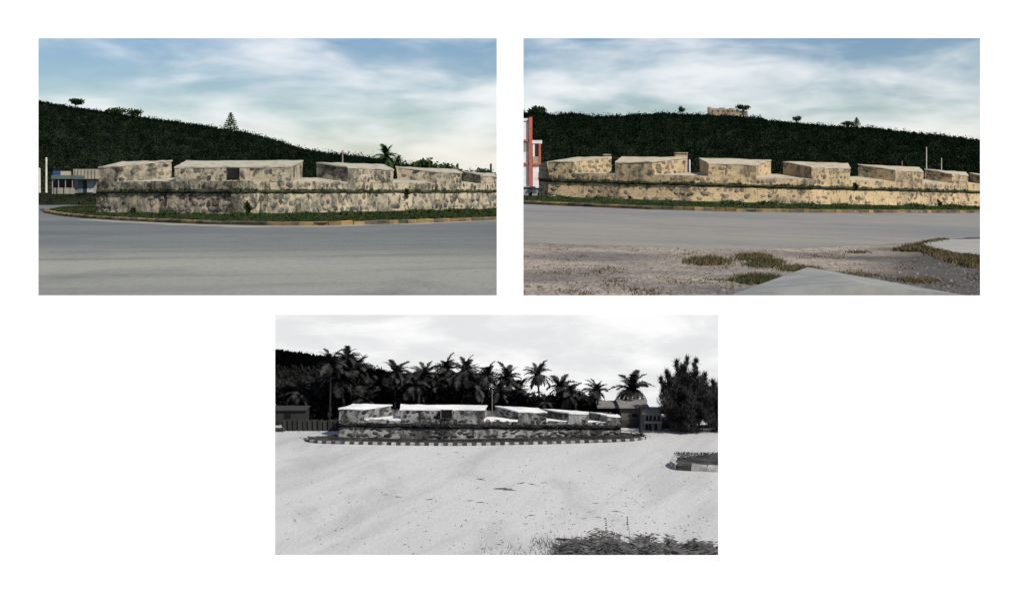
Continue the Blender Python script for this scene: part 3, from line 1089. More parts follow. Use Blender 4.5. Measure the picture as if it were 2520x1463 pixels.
# ------------------------------------------------------------------ hills
def make_hill(name, sky_tab, x0, x1, da, db, dc, gz, mt, n=90, base_dz=-0.3):
    rows = [0, .15, .3, .5, .7, .85, 1.0, 1.3, 1.7]
    V, Q = [], []
    for i in range(n + 1):
        px = x0 + (x1 - x0) * i / n
        zr = P(px, lerp(sky_tab, px), db).z
        for t in rows:
            d = da + (db - da) * t if t <= 1 else db + (dc - db) * (t - 1) / 0.7
            X = (px - CX) * d / F
            zb = gz(X, d) + base_dz
            h = (zr - zb) * (t ** 0.9 if t <= 1 else max(0.0, 1 - ((t - 1) / 0.7) ** 1.2))
            V.append((X, d, zb + max(0, h)))
    k = len(rows)
    for i in range(n):
        for j in range(k - 1):
            a = i * k + j
            Q.append((a, a + k, a + k + 1, a + 1))
    o = np_mesh(name, np.array(V, float), np.array(Q), mt)
    def at(px, t):
        d = da + (db - da) * t
        X = (px - CX) * d / F
        zb = gz(X, d) + base_dz
        zr = P(px, lerp(sky_tab, px), db).z
        return Vector((X, d, zb + max(0, (zr - zb) * t ** 0.9)))
    return o, at


sk1 = [(-300, 215), (0, 236), (94, 250), (140, 258), (186, 267), (240, 274), (330, 288), (400, 297), (500, 310), (560, 321), (600, 327), (650, 339), (700, 354), (740, 368), (800, 378), (840, 382), (900, 389), (945, 396), (1000, 408), (1060, 418), (1120, 428), (1220, 436), (1250, 444)]
h1, at1 = make_hill('hill', sk1, -300, 1250, 150, 260, 420, lambda x, y: 0.0, M['soil'])
tag(h1, 'dark wooded hill sloping down behind the fort in the left view', kind='structure')
sk2 = [(1262, 281), (1288, 279), (1335, 280), (1360, 284), (1400, 282), (1430, 283), (1447, 288), (1530, 288), (1560, 284), (1640, 280), (1700, 285), (1743, 284), (1840, 290), (1870, 293), (1900, 299), (1950, 304), (2000, 309), (2060, 313), (2108, 314), (2150, 318), (2250, 329), (2330, 337), (2412, 348), (2520, 364), (2800, 402)]
h2, at2 = make_hill('hill', sk2, 1262, 2800, 190, 300, 420, z2, M['soil'])
tag(h2, 'long dark wooded ridge behind the fort in the right colour view', kind='structure')
sk3 = [(100, 790), (400, 815), (677, 860), (740, 870), (800, 878), (870, 893), (940, 912), (1010, 940), (1100, 985), (1200, 1015)]
h3, at3 = make_hill('hill', sk3, 100, 1200, 18.2, 20.2, 21.2, lambda x, y: Z3, M['soil3'], 40, 0.0)
tag(h3, 'dark scrub covered hill rising at left in the black and white view', kind='structure')


def woods(at, x0, x1, n, rmin, rmax, per, size, mt, label, tmax=1.0, lift=0.4):
    cs, rs = [], []
    for _ in range(n):
        px, t = R.uniform(x0, x1), tmax * R.random() ** 0.75
        r = (rmin + (rmax - rmin) * R.random() ** 2) * (1.0 if t < .75 else 1.0 - 2.6 * (t - .75))
        p = at(px, t)
        cs.append((p.x, p.y, p.z + r * lift * R.random()))
        rs.append(r)
    for _ in range(n // 8):                                     # the crowns that make the skyline
        px = R.uniform(x0, x1)
        p = at(px, R.uniform(0.96, 1.0))
        r = rmin * R.uniform(.3, .6)
        cs.append((p.x, p.y, p.z))
        rs.append(r)
    V, Q = leaf_quads(cs, np.array(rs), per, size, (1, 1, 1.5))
    return tag(np_mesh('woodland', V, Q, mt), label, 'woodland', kind='stuff')


woods(at1, -250, 1250, 9500, 0.6, 1.7, 24, 0.17, M['wood1'], 'dense dark green woodland covering the hill in the left view')
woods(at2, 1264, 2750, 10500, 0.75, 2.0, 24, 0.20, M['wood1'], 'dense dark green woodland covering the ridge in the right view')
woods(at3, 120, 1180, 3300, 0.04, 0.12, 14, 0.024, M['wood3'], 'dark scrub covering the hill in the black and white view')


# ------------------------------------------------------------------ trees
def round_tree(name, label, base, h, w, mt, bk, nclump=14, per=40, trunk=0.35, leaf=None, group=None, flatten=0.7):
    rt = tag(root(name, base), label, 'tree', group)
    top = base + Vector((0, 0, h * (trunk + .15)))
    tb = MB()
    tb.tube([base - Vector((0, 0, h * .12)), base + Vector((w * .02, 0, h * trunk * .6)), top], [w * .045, w * .035, w * .02], 7)
    for i in range(4):
        a = i * 1.6 + R.random()
        tb.tube([base + Vector((0, 0, h * trunk * (.6 + .1 * i))), base + Vector((w * .3 * math.cos(a), w * .3 * math.sin(a), h * (trunk + .3)))], [w * .025, w * .01], 5)
    tb.build('trunk', bk, rt)
    cs, rs = [], []
    hc = h * (1 - trunk)
    for _ in range(nclump):
        a, rr = R.random() * 6.283, R.random() ** .5 * .38
        cs.append(tuple(base + Vector((w * rr * math.cos(a), w * rr * math.sin(a), h * trunk + hc * R.uniform(.2, .82) * (1 - .5 * rr)))))
        rs.append(w * R.uniform(.17, .27))
    V, Q = leaf_quads(cs, np.array(rs), per, leaf or w * .07, (1, 1, flatten))
    np_mesh('crown', V, Q, mt, rt)
    return rt


def norfolk_pine(label, base, h, w):
    rt = tag(root('norfolk_pine', base), label, 'tree', 'pines on the ridge')
    MB().tube([base - Vector((0, 0, h * .1)), base + Vector((0, 0, h))], [w * .045, w * .008], 6).build('trunk', M['bark'], rt)
    cs = []
    tiers = 9
    for k in range(tiers):
        t = k / (tiers - 1)
        z = h * (0.10 + .86 * t)
        r = w * .5 * (1 - t) ** .8 + w * .03
        nb = 7 if k < 6 else 5
        for j in range(nb):
            a = 6.283 * j / nb + k * .5 + R.uniform(-.2, .2)
            for s_ in (0.25, .45, .65, .85, 1.0):
                if R.random() < .85:
                    cs.append(tuple(base + Vector((r * s_ * math.cos(a), r * s_ * math.sin(a), z + r * s_ * .18))))
    V, Q = leaf_quads(cs, w * .055, 5, w * .07, (1, 1, .6))
    np_mesh('crown', V, Q, M['leaf'], rt)


def frond_mesh(i, mt):
    rr = random.Random(50 + i)
    mb = MB()
    droop, rise = rr.uniform(.55, .95), rr.uniform(.30, .5)
    def C_(t): return Vector((t * (1 - .12 * t), 0, rise * t - droop * t * t))
    n = 20
    for k in range(n):
        a, b = C_(k / n), C_((k + 1) / n)
        w = .016 * (1 - k / n) + .004
        mb.patch(a - Vector((0, w, 0)), a + Vector((0, w, 0)), b + Vector((0, w, 0)), b - Vector((0, w, 0)))
        t = (k + .6) / n
        L = .30 * math.sin(math.pi * min(.97, .10 + .86 * t)) * rr.uniform(.85, 1.1) + .03
        for sg in (-1, 1):
            p = C_(t)
            tip = p + Vector((L * .55, sg * L * .75, -L * rr.uniform(.25, .7)))
            q = C_(min(1, t + .075))
            mid = (p + tip) / 2 + Vector((.03, 0, .02))
            mb.f.append((len(mb.v), len(mb.v) + 1, len(mb.v) + 2, len(mb.v) + 3))
            mb.v += [p, q, tip, mid - Vector((.05, 0, 0)) + Vector((0, 0, -.01))]
    return mb.mesh('frond', mt)


FR = {k: [frond_mesh(i + (0 if k == 'palm' else 10), M[k]) for i in range(4)] for k in ('palm', 'palm3')}


def palm(label, base, top, r, key='palm', nf=17, group=None, tr=0.05, bk=None, up=0.25, cat='palm tree', name='palm_tree'):
    rt = tag(root(name, base), label, cat, group)
    mid = (base + top) / 2 + Vector((R.uniform(-.12, .12) * r, 0, 0))
    MB().tube([base - Vector((0, 0, .1 * r)), base * .6 + mid * .4 + Vector((0, 0, 0)), mid, top], [r * tr * 1.5, r * tr * 1.1, r * tr, r * tr * .9], 7).build('trunk', bk or M['bark'], rt)
    # heart of the crown with its hanging fruit stalks
    V, Q = leaf_quads([tuple(top)], r * .16, 24, r * .12, (1, 1, 1.2))
    np_mesh('crown_heart', V, Q, M[key], rt)
    for i in range(nf):
        a = 6.283 * i * .382 + R.uniform(-.25, .25)
        el = rad(70) * (1 - i / nf) ** 1.1 - rad(52) * (i / nf) + up * .3 + R.uniform(-.28, .22)
        o = bpy.data.objects.new('frond', R.choice(FR[key]))
        C.objects.link(o)
        o.parent = rt
        o.location = top - base
        o.rotation_euler = (R.uniform(-.25, .25), -el, a)
        s_ = r * R.uniform(.75, 1.18)
        o.scale = (s_, s_, s_)
    return rt


# left view
round_tree('ridge_tree', 'lone round tree standing on the hilltop at far left', at1(186, 1.0) + Vector((0, 0, .5)), 1.75, 3.0, M['leaf'], M['bark'], 20, 50, .16)
round_tree('ridge_tree', 'low bushy tree breaking the hill skyline right of the lone round tree', at1(327, 1.0) + Vector((0, 0, .25)), 1.3, 4.0, M['leaf'], M['bark'], 14, 40, .1)
round_tree('ridge_tree', 'small domed bush on the skyline between the two ridge trees', at1(285, 1.0) + Vector((0, 0, .05)), 1.1, 4.4, M['leaf'], M['bark'], 12, 36, .1)
norfolk_pine('tall see-through conical pine standing on the hill slope in the left view', at1(568, 1.0) - Vector((0, 0, .2)), 4.05, 3.0)
b = P(950, 436, 135)
palm('dark green palm rising behind the receding fort wall in the left view', P(955, 475, 123), P(950, 384, 123), 1.45, nf=24)
palm('small drooping palm right beside the taller palm behind the fort', P(985, 475, 124), P(978, 398, 124), 0.95, nf=16)
for i, (px, yt, w, lab) in enumerate([(1018, 397, 2.2, 'dark rounded bush nearest the palm behind the receding fort'),
                                      (1048, 391, 3.0, 'tallest dark bush of the row behind the receding fort'),
                                      (1082, 400, 2.4, 'third dark bush of the row behind the receding fort'),
                                      (1108, 408, 2.2, 'low dark bush at the right end of the row behind the fort'),
                                      (1187, 414, 1.9, 'pale distant bush between the two dark posts')]):
    bs = P(px, 470, 140)
    round_tree('bush', lab, bs, (470 - yt) * 140 / F * 1.12, w * 1.35, M['leaf'], M['bark'], 26, 40, .25, group='bushes behind the fort')
# far low land under the skyline at right of the left view
mb = MB()
for a, bb in zip(range(900, 1260, 20), range(920, 1270, 20)):
    ya, yb_ = 434 - 10 * math.sin(a * .05) * .3 - (1260 - a) * .02, 434 - 10 * math.sin(bb * .05) * .3 - (1260 - bb) * .02
    mb.hexa([P(a, 476, 300), P(bb, 476, 300), P(bb, 476, 340), P(a, 476, 340)], [P(a, ya, 300), P(bb, yb_, 300), P(bb, yb_, 340), P(a, ya, 340)], amp=0.3, freq=.3)
tag(mb.build('far_land', M['soil']), 'low dark shoreline far behind the fort in the left view', kind='structure')

# right view
round_tree('ridge_tree', 'narrow upright tree on the ridge left of the hilltop ruin', at2(1678, 1.0) + Vector((0, 0, .45)), 1.9, 2.0, M['leaf'], M['bark'], 18, 50, .1)
round_tree('ridge_tree', 'wide flat topped tree leaning over the right end of the hilltop ruin', at2(1826, 1.0) + Vector((0, -1.5, .35)), 2.75, 3.6, M['leaf'], M['bark'], 12, 40, .5)
round_tree('ridge_tree', 'lone round tree on the ridge right of the ruin', at2(1960, 1.0) + Vector((0, 0, .45)), 1.6, 2.3, M['leaf'], M['bark'], 18, 50, .16)
round_tree('ridge_tree', 'low dome shaped tree beside the small pine on the ridge', at2(2088, 1.0) + Vector((0, 0, .35)), 1.3, 3.4, M['leaf'], M['bark'], 12, 36, .1)
round_tree('ridge_tree', 'bushy clump on the ridge at the left above the red and white building', at2(1320, 1.0) + Vector((0, 0, .1)), 1.4, 5.2, M['leaf'], M['bark'], 14, 36, .1)
norfolk_pine('small conical pine on the ridge in the right colour view', at2(2108, 1.0) + Vector((0, 0, .2)), 2.3, 2.0)

# black and white view
D_ = 16.7
PL = [(815, 893, 40, 'leftmost of the tall palms by the hill'),
      (855, 882, 37, 'tallest palm of the cluster near the hill'),
      (880, 903, 40, 'palm just right of the tallest palm'),
      (975, 918, 38, 'broad palm above the gap between the first two merlons'),
      (1047, 922, 36, 'dense palm above the left half of the long merlon'),
      (1099, 907, 33, 'slender trunked palm above the plaque'),
      (1146, 914, 38, 'palm above the right part of the long merlon'),
      (1200, 925, 33, 'palm above the pale post behind the fort'),
      (1248, 930, 38, 'palm right of the pale post behind the fort'),
      (1322, 922, 42, 'tall free standing palm with drooping skirt against the sky'),
      (1380, 953, 36, 'bushy palm right of the tall free standing one'),
      (1425, 985, 30, 'low palm between the bushy palm and the lone palm'),
      (1468, 962, 32, 'lone slim palm near the right end of the fort'),
      (1555, 958, 46, 'broad feathery palm over the flat roofed house'),
      (792, 992, 44, 'low spreading palm behind the board fence at left'),
      (900, 985, 34, 'short palm behind the first merlon'),
      (1010, 990, 30, 'short palm behind the gap left of the long merlon'),
      (1290, 985, 34, 'short leaning palm below the tall free standing palm'),
      (1345, 992, 30, 'short palm behind the third merlon'),
      (838, 925, 46, 'shaggy palm just below the hill palms'),
      (935, 952, 40, 'shaggy palm between the hill palms and the broad palm'),
      (1018, 948, 38, 'middling palm right of the broad palm'),
      (1072, 950, 36, 'middling palm left of the slender trunked palm'),
      (1124, 948, 38, 'middling palm right of the slender trunked palm'),
      (1172, 955, 36, 'middling palm left of the pale slim post'),
      (1228, 962, 38, 'middling palm right of the pale slim post'),
      (1275, 962, 34, 'middling palm left of the tall free standing palm'),
      (1402, 968, 32, 'palm tucked behind the bushy palm'),
      (735, 965, 40, 'dim palm above the low hut at left'),
      (1445, 1000, 26, 'lowest palm left of the lone slim palm')]
for i, (px, py, r, lab) in enumerate(PL):
    d = D_ + 0.3 * (i % 3)
    bx = px + R.uniform(-16, 16)
    r *= R.uniform(.88, 1.15)
    palm(lab + ' in the black and white view', Vector(((bx - CX) * d / F, d, bank(d))), P(px, py, d), r * d / F * 1.12, 'palm3', R.randint(22, 32), 'palms behind the fort', .055, M['bark3'])
# casuarina trees


def casuarina(label, base, spires, leafn, mass):
    rt = tag(root('casuarina_tree', base), label, 'tree', 'feathery dark trees at right')
    tb, cs, rs = MB(), [], []
    for k, (top, r) in enumerate(spires):
        n = 18
        mid = base * .6 + top * .4 + Vector((0, 0, -.05))
        tb.tube([base, mid, top], [.03, .018, .003], 6)
        for i in range(n):
            t = .18 + .82 * i / (n - 1)
            p = base.lerp(mid, t / .4) if t < .4 else mid.lerp(top, (t - .4) / .6)
            cs.append(tuple(p + Vector((R.uniform(-1, 1), R.uniform(-1, 1), 0)) * r * 1.0 * (1.1 - t)))
            rs.append(r * (.8 - .7 * t) * R.uniform(.5, 1.2) + .012)
    mx, my, rx, ry, md, mn = mass
    for _ in range(mn):
        a, q = R.random() * 6.283, R.random() ** .5
        p = P(mx + rx * q * math.cos(a), my + ry * q * math.sin(a), md + R.uniform(-.25, .25))
        cs.append(tuple(p))
        rs.append(R.uniform(.04, .10))
    tb.build('trunk', M['bark3'], rt)
    cs, rs = np.array(cs), np.array(rs)
    n = len(cs)
    c = np.repeat(cs, leafn, 0)
    d = NR.normal(size=c.shape)
    d /= np.linalg.norm(d, axis=1)[:, None]
    p = c + d * (np.repeat(rs, leafn) * NR.random(len(c)) ** .5)[:, None]
    dirn = NR.normal(size=c.shape) * .5 + np.array([0, 0, 1.0])
    dirn /= np.linalg.norm(dirn, axis=1)[:, None]
    side = np.cross(dirn, NR.normal(size=c.shape))
    side /= np.linalg.norm(side, axis=1)[:, None]
    L = .045 + .05 * NR.random(len(c))
    V = np.stack([p - side * .0045, p + side * .0045, p + dirn * L[:, None]], 1).reshape(-1, 3)
    np_mesh('crown', V, np.arange(len(V)).reshape(-1, 3), M['palm3'], rt)


d = d3(1063)
casuarina('big feathery dark tree with several tall spires at right in the black and white view', g3(1680, 1063),
          [(P(1690, 885, d), .14), (P(1664, 893, d), .12), (P(1712, 890, d - .1), .13), (P(1640, 918, d), .10), (P(1626, 935, d + .1), .08), (P(1735, 925, d), .12), (P(1655, 960, d - .1), .12), (P(1705, 960, d - .15), .14), (P(1676, 905, d), .1), (P(1725, 985, d), .14), (P(1640, 985, d), .12)], 75, (1690, 985, 62, 62, d, 170))
d = d3(1060)
casuarina('smaller feathery tree at the right edge of the black and white view', g3(1760, 1060),
          [(P(1755, 942, d), .10), (P(1775, 955, d), .12), (P(1742, 962, d), .10), (P(1795, 960, d), .12), (P(1765, 975, d), .12)], 75, (1770, 1002, 42, 50, d, 90))
# undergrowth between the palms
cs, rs = [], []
for _ in range(1900):
    x = R.uniform(680, 1500)
    top = lerp([(680, 945), (760, 942), (850, 940), (950, 955), (1100, 962), (1250, 966), (1300, 982), (1420, 985), (1500, 1002)], x)
    y = R.uniform(top, 1048 if x < 850 else 1020)
    dd = R.uniform(17.0, 18.0)
    cs.append(tuple(P(x, y, dd)))
    rs.append(R.uniform(.05, .11))
V, Q = leaf_quads(cs, np.array(rs), 22, .032, (1, 1, .9), 3.2)
tag(np_mesh('thicket', V, Q, M['wood3']), 'dense dark undergrowth between the palm trunks behind the fort', 'thicket', kind='stuff')


# ------------------------------------------------------------------ poles and posts
def post(label, px, y0, y1, d, w, mt, name='utility_pole', cat='pole', arm=False):
    a, b = P(px, y0, d), P(px, y1, d)
    rt = tag(root(name, a), label, cat)
    MB().tube([a, (a + b) / 2, b], [w, w * .9, w * .8], 8).build('shaft', mt, rt)
    MB().tube([b - Vector((0, 0, w * .2)), b + Vector((0, 0, w * .9))], [w * .95, w * .5], 8).build('top_cap', mt, rt)
    return rt


post('thin pole standing on the low ridge left of the palm', 843, 474, 371, 125, .09, M['pole'])
post('dark post above the receding fort wall, left of the distant bush', 1126, 474, 405, 128, .14, M['bark'])
post('dark post at the right edge of the left view', 1208, 474, 405, 128, .13, M['bark'])
post('pale pole behind the stalls at the left of the left view', 114, 474, 390, 130, .12, M['polew'])
post('short pale pole cut by the left edge of the left view', 97, 474, 416, 132, .14, M['polew'])
post('short white post in the embrasure gap of the golden fort', 1697, 460, 395, 122, .10, M['white'], 'marker_post', 'post')
post('tallest pale pole behind the golden fort at right', 2280, 475, 363, 165, .08, M['polew'])
post('shorter pale pole right of the tallest one behind the golden fort', 2317, 475, 390, 168, .065, M['polew'])
post('small thin post left of the tallest pole behind the golden fort', 2220, 470, 397, 160, .06, M['pole'])
post('pale slim post between the palms behind the long merlon', 1211, 1058, 958, 16.3, .009, M['pole3'])
post('dark thick utility pole beside the two storey house', 1577, 1066, 1003, d3(1066), .024, M['pole3d'])

# ------------------------------------------------------------------ buildings


def wallbox(rt, name, x0, x1, y0, y1, d, depth, mt):
    lo = [P(x0, y1, d), P(x1, y1, d)]
    lo += [lo[1] + Vector((0, depth, 0)), lo[0] + Vector((0, depth, 0))]
    hi = [P(x0, y0, d), P(x1, y0, d)]
    hi += [hi[1] + Vector((0, depth, 0)), hi[0] + Vector((0, depth, 0))]
    return MB().hexa(lo, hi).build(name, mt, rt)


# shed and stall at the far left of the left view
dS = 118
rt = tag(root('roadside_shed', P(210, 474, dS)), 'low tan shed with pale doors standing left of the fort', 'shed')
wallbox(rt, 'wall', 183, 238, 440, 475, dS, 4, M['shed'])
rf = wallbox(rt, 'roof', 180, 240, 416, 440, dS - .7, 5.2, M['shedroof'])
for i in range(7):
    wallbox(rt, 'roof_rib', 183 + i * 8.4, 184.5 + i * 8.4, 416.5, 439.5, dS - .78, .07, M['shed'])
dr = wallbox(rt, 'door', 214, 229, 441, 473, dS - .06, .06, M['door'])
dr['label'] = 'tall pale blue door'
wallbox(dr, 'handle', 226, 227, 456, 459, dS - .12, .05, M['dk'])
dr = wallbox(rt, 'door', 193, 204, 444, 474, dS - .06, .06, M['doort'])
dr['label'] = 'narrow teal door'
wallbox(rt, 'door_opening', 205, 213, 444, 474, dS - .05, .05, M['dk'])
rt = tag(root('market_stall', P(152, 478, dS - 4)), 'roadside stall with blue and teal awning beside the tan shed', 'stall')
wallbox(rt, 'awning', 126, 180, 431, 440, dS - 5, 3, M['teal'])
wallbox(rt, 'tarpaulin', 130, 149, 420, 431, dS - 4.4, 2, M['tarp'])
wallbox(rt, 'sign_board', 149, 172, 421, 431, dS - 4.4, .3, M['shedroof'])
wallbox(rt, 'back_panel', 128, 178, 440, 476, dS - 2.2, .2, M['dk'])
for x in (128, 143, 160, 177):
    wallbox(rt, 'post', x, x + 1.6, 440, 477, dS - 4.9, .08, M['pole'])
wallbox(rt, 'counter', 132, 172, 462, 477, dS - 4.6, 1.2, M['shed'])
# traffic island with sign post
isl = [(60, 488.5), (94, 488), (130, 488), (170, 489.5), (185, 492)]
isf = [(60, 498), (94, 497.5), (130, 497), (170, 496), (185, 493)]
fr, bk = xpts(isf, 60, 185, 14, g1), xpts(isl, 60, 185, 14, g1)
io = tag(poly_sheet(fr, bk, Vector((0, 0, .13)), M['conc'], 'traffic_island', 2, 0.01), 'pale low traffic island at the left of the left view', kind='structure')
lay_kerb(io, resample(fr, 12), [kerb_block(M['conc'], 31)], .3, .16)
a, b = g1(139, 493), None
rt = tag(root('sign_post', a), 'pale leaning sign post on the traffic island at left', 'post')
MB().tube([a, P(140, 470, a.y), P(143, 446, a.y)], [.1, .11, .13], 8).build('shaft', M['polew'], rt)
MB().tube([P(138, 492, a.y), P(138.5, 486, a.y)], [.2, .12], 8).build('footing', M['conc'], rt)


def tuft(label, gpts, h, wdt, mt, per=9, spread=.2, name='grass_tuft', cat='grass'):
    c = sum(gpts, Vector()) / len(gpts)
    rt = tag(root(name, c), label, cat, 'grass tufts')
    V, Q = blades([tuple(p) for p in gpts], h, wdt, .5, per, spread)
    np_mesh('blades', V, Q, mt, rt)['kind'] = 'stuff'
    return rt


tuft('small green tuft growing on the traffic island at left', [g1(R.uniform(152, 172), R.uniform(491, 495)) + Vector((0, 0, .12)) for _ in range(50)], .28, .05, M['grass2'])

# red and white building at the left of the right view
dT = 150
rt = tag(root('red_trimmed_building', P(1290, 462, dT)), 'tall white building with red corner posts cut by the left edge of the right view', 'building')
wallbox(rt, 'wall', 1264, 1305, 291, 462, dT, 1.2, M['white'])
wallbox(rt, 'corner_post', 1302, 1310, 288, 462, dT - .35, .5, M['red'])
for y in (343, 400):
    wallbox(rt, 'beam', 1264, 1302, y, y + 4.5, dT - .2, .2, M['red'])
w_ = wallbox(rt, 'window', 1268, 1298, 349, 372, dT - .05, .05, M['shed'])
for x in (1282,):
    wallbox(w_, 'mullion', x, x + 1.2, 349, 372, dT - .09, .04, M['white'])
wallbox(rt, 'parapet_strip', 1264, 1301, 297, 299, dT - .06, .06, M['shed'])
rt = tag(root('red_framed_annex', P(1318, 462, dT)), 'lower white annex with open window and red post beside the tall building', 'building')
wallbox(rt, 'wall', 1311, 1328, 402, 462, dT + .3, 1.2, M['white'])
wallbox(rt, 'wall', 1311, 1316, 350, 402, dT + .3, .4, M['white'])
wallbox(rt, 'lintel', 1310, 1334, 345, 353, dT + .2, .6, M['white'])
wallbox(rt, 'corner_post', 1326, 1331, 353, 402, dT + .2, .4, M['red'])
wallbox(rt, 'window', 1316, 1326, 353, 402, dT + .6, .1, M['glass'])
wallbox(rt, 'counter', 1311, 1327, 385, 402, dT + .25, .3, M['shedroof'])
wallbox(rt, 'beam', 1309, 1331, 402, 405.5, dT + .1, .3, M['red'])


def make_car(label, base, L, yaw, body, glassm, lampm):
    rt = tag(root('parked_car', base), label, 'car')
    m = Matrix.Rotation(yaw, 3, 'Z')
    W, Hh = L * .40, L * .33
    def T(x, y, z): return base + m @ Vector((x * L, y * W, z * Hh))
    prof = [(-.5, .22), (-.5, .55), (-.36, .62), (.28, .62), (.46, .56), (.5, .45), (.5, .22)]
    mb = MB()
    k = len(mb.v)
    n = len(prof)
    for sy in (-.5, .5):
        mb.v += [T(x, sy, z) for x, z in prof]
    for i in range(n):
        mb.f.append((i, (i + 1) % n, n + (i + 1) % n, n + i))
    mb.f += [tuple(range(n - 1, -1, -1)), tuple(range(n, 2 * n))]
    mb.build('body', body, rt)
    c = MB()
    c.hexa([T(-.38, -.46, .62), T(.24, -.46, .62), T(.24, .46, .62), T(-.38, .46, .62)], [T(-.26, -.38, .97), T(.08, -.38, .97), T(.08, .38, .97), T(-.26, .38, .97)])
    cab = c.build('cabin', glassm, rt)
    MB().hexa([T(-.27, -.39, .96), T(.09, -.39, .96), T(.09, .39, .96), T(-.27, .39, .96)], [T(-.25, -.36, 1.0), T(.07, -.36, 1.0), T(.07, .36, 1.0), T(-.25, .36, 1.0)]).build('roof', body, cab)
    for x in (-.30, .30):
        for y in (-.46, .46):
            wv = m @ Vector((0, .06 * W, 0))
            p = T(x, y, .2)
            MB().tube([p - wv, p + wv], [Hh * .21, Hh * .21], 12).build('wheel', M['tyre'], rt)
    for y in (-.4, .4):
        MB().hexa([T(-.51, y - .1, .40), T(-.495, y - .1, .40), T(-.495, y + .1, .40), T(-.51, y + .1, .40)], [T(-.51, y - .1, .54), T(-.495, y - .1, .54), T(-.495, y + .1, .54), T(-.51, y + .1, .54)]).build('tail_lamp', lampm, rt)
    return rt


pc = g2(1305, 481)
make_car('white car with red tail lamp parked left of the golden fort', pc, 3.0, rad(60), M['carw'], M['glass'], M['lamp'])

# ruin on the hilltop
dR = 298
rt = tag(root('hilltop_ruin', at2(1790, 1.0)), 'crumbling pale stone ruin on top of the ridge', 'ruin')
cols = [1743, 1750, 1760, 1772, 1784, 1796, 1808, 1818, 1828, 1840]
tops = [263, 266, 267, 265, 268, 266, 270, 272, 273]
for a, b, t in zip(cols, cols[1:], tops):
    wallbox(rt, 'wall', a, b - .3, t, 284, dR, 1.2, M['cream'])
for x in (1752, 1765, 1778, 1790, 1801):
    wallbox(rt, 'window_opening', x, x + 4, 271, 275, dR - .06, .06, M['roofred'])
# square stone block behind the second merlon, and the one by the first
for (x0, x1, y0, y1, lab) in ((1663, 1692, 375, 392, 'square stone turret block rising behind the second merlon of the golden fort'),
                              (1486, 1503, 379, 392, 'small stone block on the first merlon of the golden fort')):
    rt = tag(root('stone_block', P((x0 + x1) / 2, y1 + 20, 122)), lab, 'stone block')
    wallbox(rt, 'wall', x0, x1, y0 + 2, y1 + 45, 123, 1.2, M['fort2'])
    wallbox(rt, 'cap', x0 - 1, x1 + 1, y0, y0 + 2, 122.9, 1.5, M['cap2'])
# houses in the trees
for (px, t, wd, hh_, lab) in ((1626, .12, 1.5, .5, 'tiny white roofed hut in the trees above the second merlon'),
                              (1772, .12, 1.7, .6, 'tiny pale hut in the trees above the third merlon')):
    bs = at2(px, t)
    y = 202 + 0 * bs.y
    bs = bs + Vector((0, -2.6, .3))
    rt = tag(root('hillside_house', bs), lab, 'house')
    MB().box(bs + Vector((0, 0, hh_ / 2)), (wd, 1.6, hh_)).build('wall', M['shed'] if wd > 2 else M['white'], rt)
    r_ = MB()
    e = wd / 2 + .15
    r_.hexa([bs + Vector((-e, -1, hh_)), bs + Vector((e, -1, hh_)), bs + Vector((e, 1, hh_)), bs + Vector((-e, 1, hh_))],
            [bs + Vector((-e, -.05, hh_ + .55)), bs + Vector((e, -.05, hh_ + .55)), bs + Vector((e, .05, hh_ + .55)), bs + Vector((-e, .05, hh_ + .55))])
    r_.build('roof', M['roofred'] if wd > 2 else M['conc'], rt)
    MB().box(bs + Vector((-wd * .2, -.82, hh_ * .45)), (wd * .18, .04, hh_ * .5)).build('window', M['glass'], rt)

# foreground of the right view: concrete block, island, tufts
apex, lft, rgt, rdg = g2(1988, 674), g2(1826, 733), g2(2318, 733), g2(2112, 733)
up = Vector((0, 0, 1))
base = (apex + lft + rgt) / 3


def ext(p, q, k):
    return q + (q - p) * k


l2, r2, m2 = ext(apex, lft, .16), ext(apex, rgt, .16), ext(apex, rdg, .16)
rt = tag(root('concrete_ramp', base), 'pale concrete slab with a raised ridge at the bottom of the right view', 'slab')
tk = .10
mb = MB()
mb.patch(l2, m2, apex, apex, 6, 6, .01, 2)
mb.build('left_face', M['conc'], rt)
for p in rt.children:
    pass
bpy.data.objects.remove(rt.children[0])
mb = MB()
v = [l2 + up * tk, apex + up * .13, m2 + up * .26, r2 + up * tk, l2 - up * .2, apex - up * .2, r2 - up * .2, m2 - up * .2]
mb.v = v
mb.f = [(0, 2, 1), (4, 0, 1, 5), (4, 7, 2, 0)]
mb.build('left_slab', M['conc'], rt)
mb = MB()
mb.v = v
mb.f = [(2, 3, 1), (1, 3, 6, 5), (7, 6, 3, 2)]
mb.build('right_slab', M['conc'], rt)
# island
ring = [(2272, 604), (2285, 612), (2310, 619), (2350, 626), (2412, 634), (2480, 640)]
ringb = [(2272, 603), (2285, 598.5), (2310, 595), (2350, 593), (2412, 592), (2480, 592)]
fr, bk = xpts(ring, 2272, 2480, 24, g2), xpts(ringb, 2272, 2480, 24, g2)
io = tag(poly_sheet(fr, bk, Vector((0, 0, .06)), M['concp'], 'traffic_island', 3, 0.006), 'rounded concrete traffic island at the right edge of the right view', kind='structure')
lay_kerb(io, resample(fr, 16), [kerb_block(M['concp'], 33)], .12, .07)
pts, hh = [], []
for _ in range(1500):
    x = R.uniform(2215, 2490)
    c_ = lerp([(2215, 617), (2272, 614), (2310, 628), (2350, 638), (2412, 648), (2490, 657)], x)
    hw = lerp([(2215, 2), (2260, 7), (2330, 12), (2412, 18), (2490, 20)], x)
    pts.append(tuple(g2(x, c_ + R.uniform(-1, 1) * hw * .8)))
    hh.append(.09)
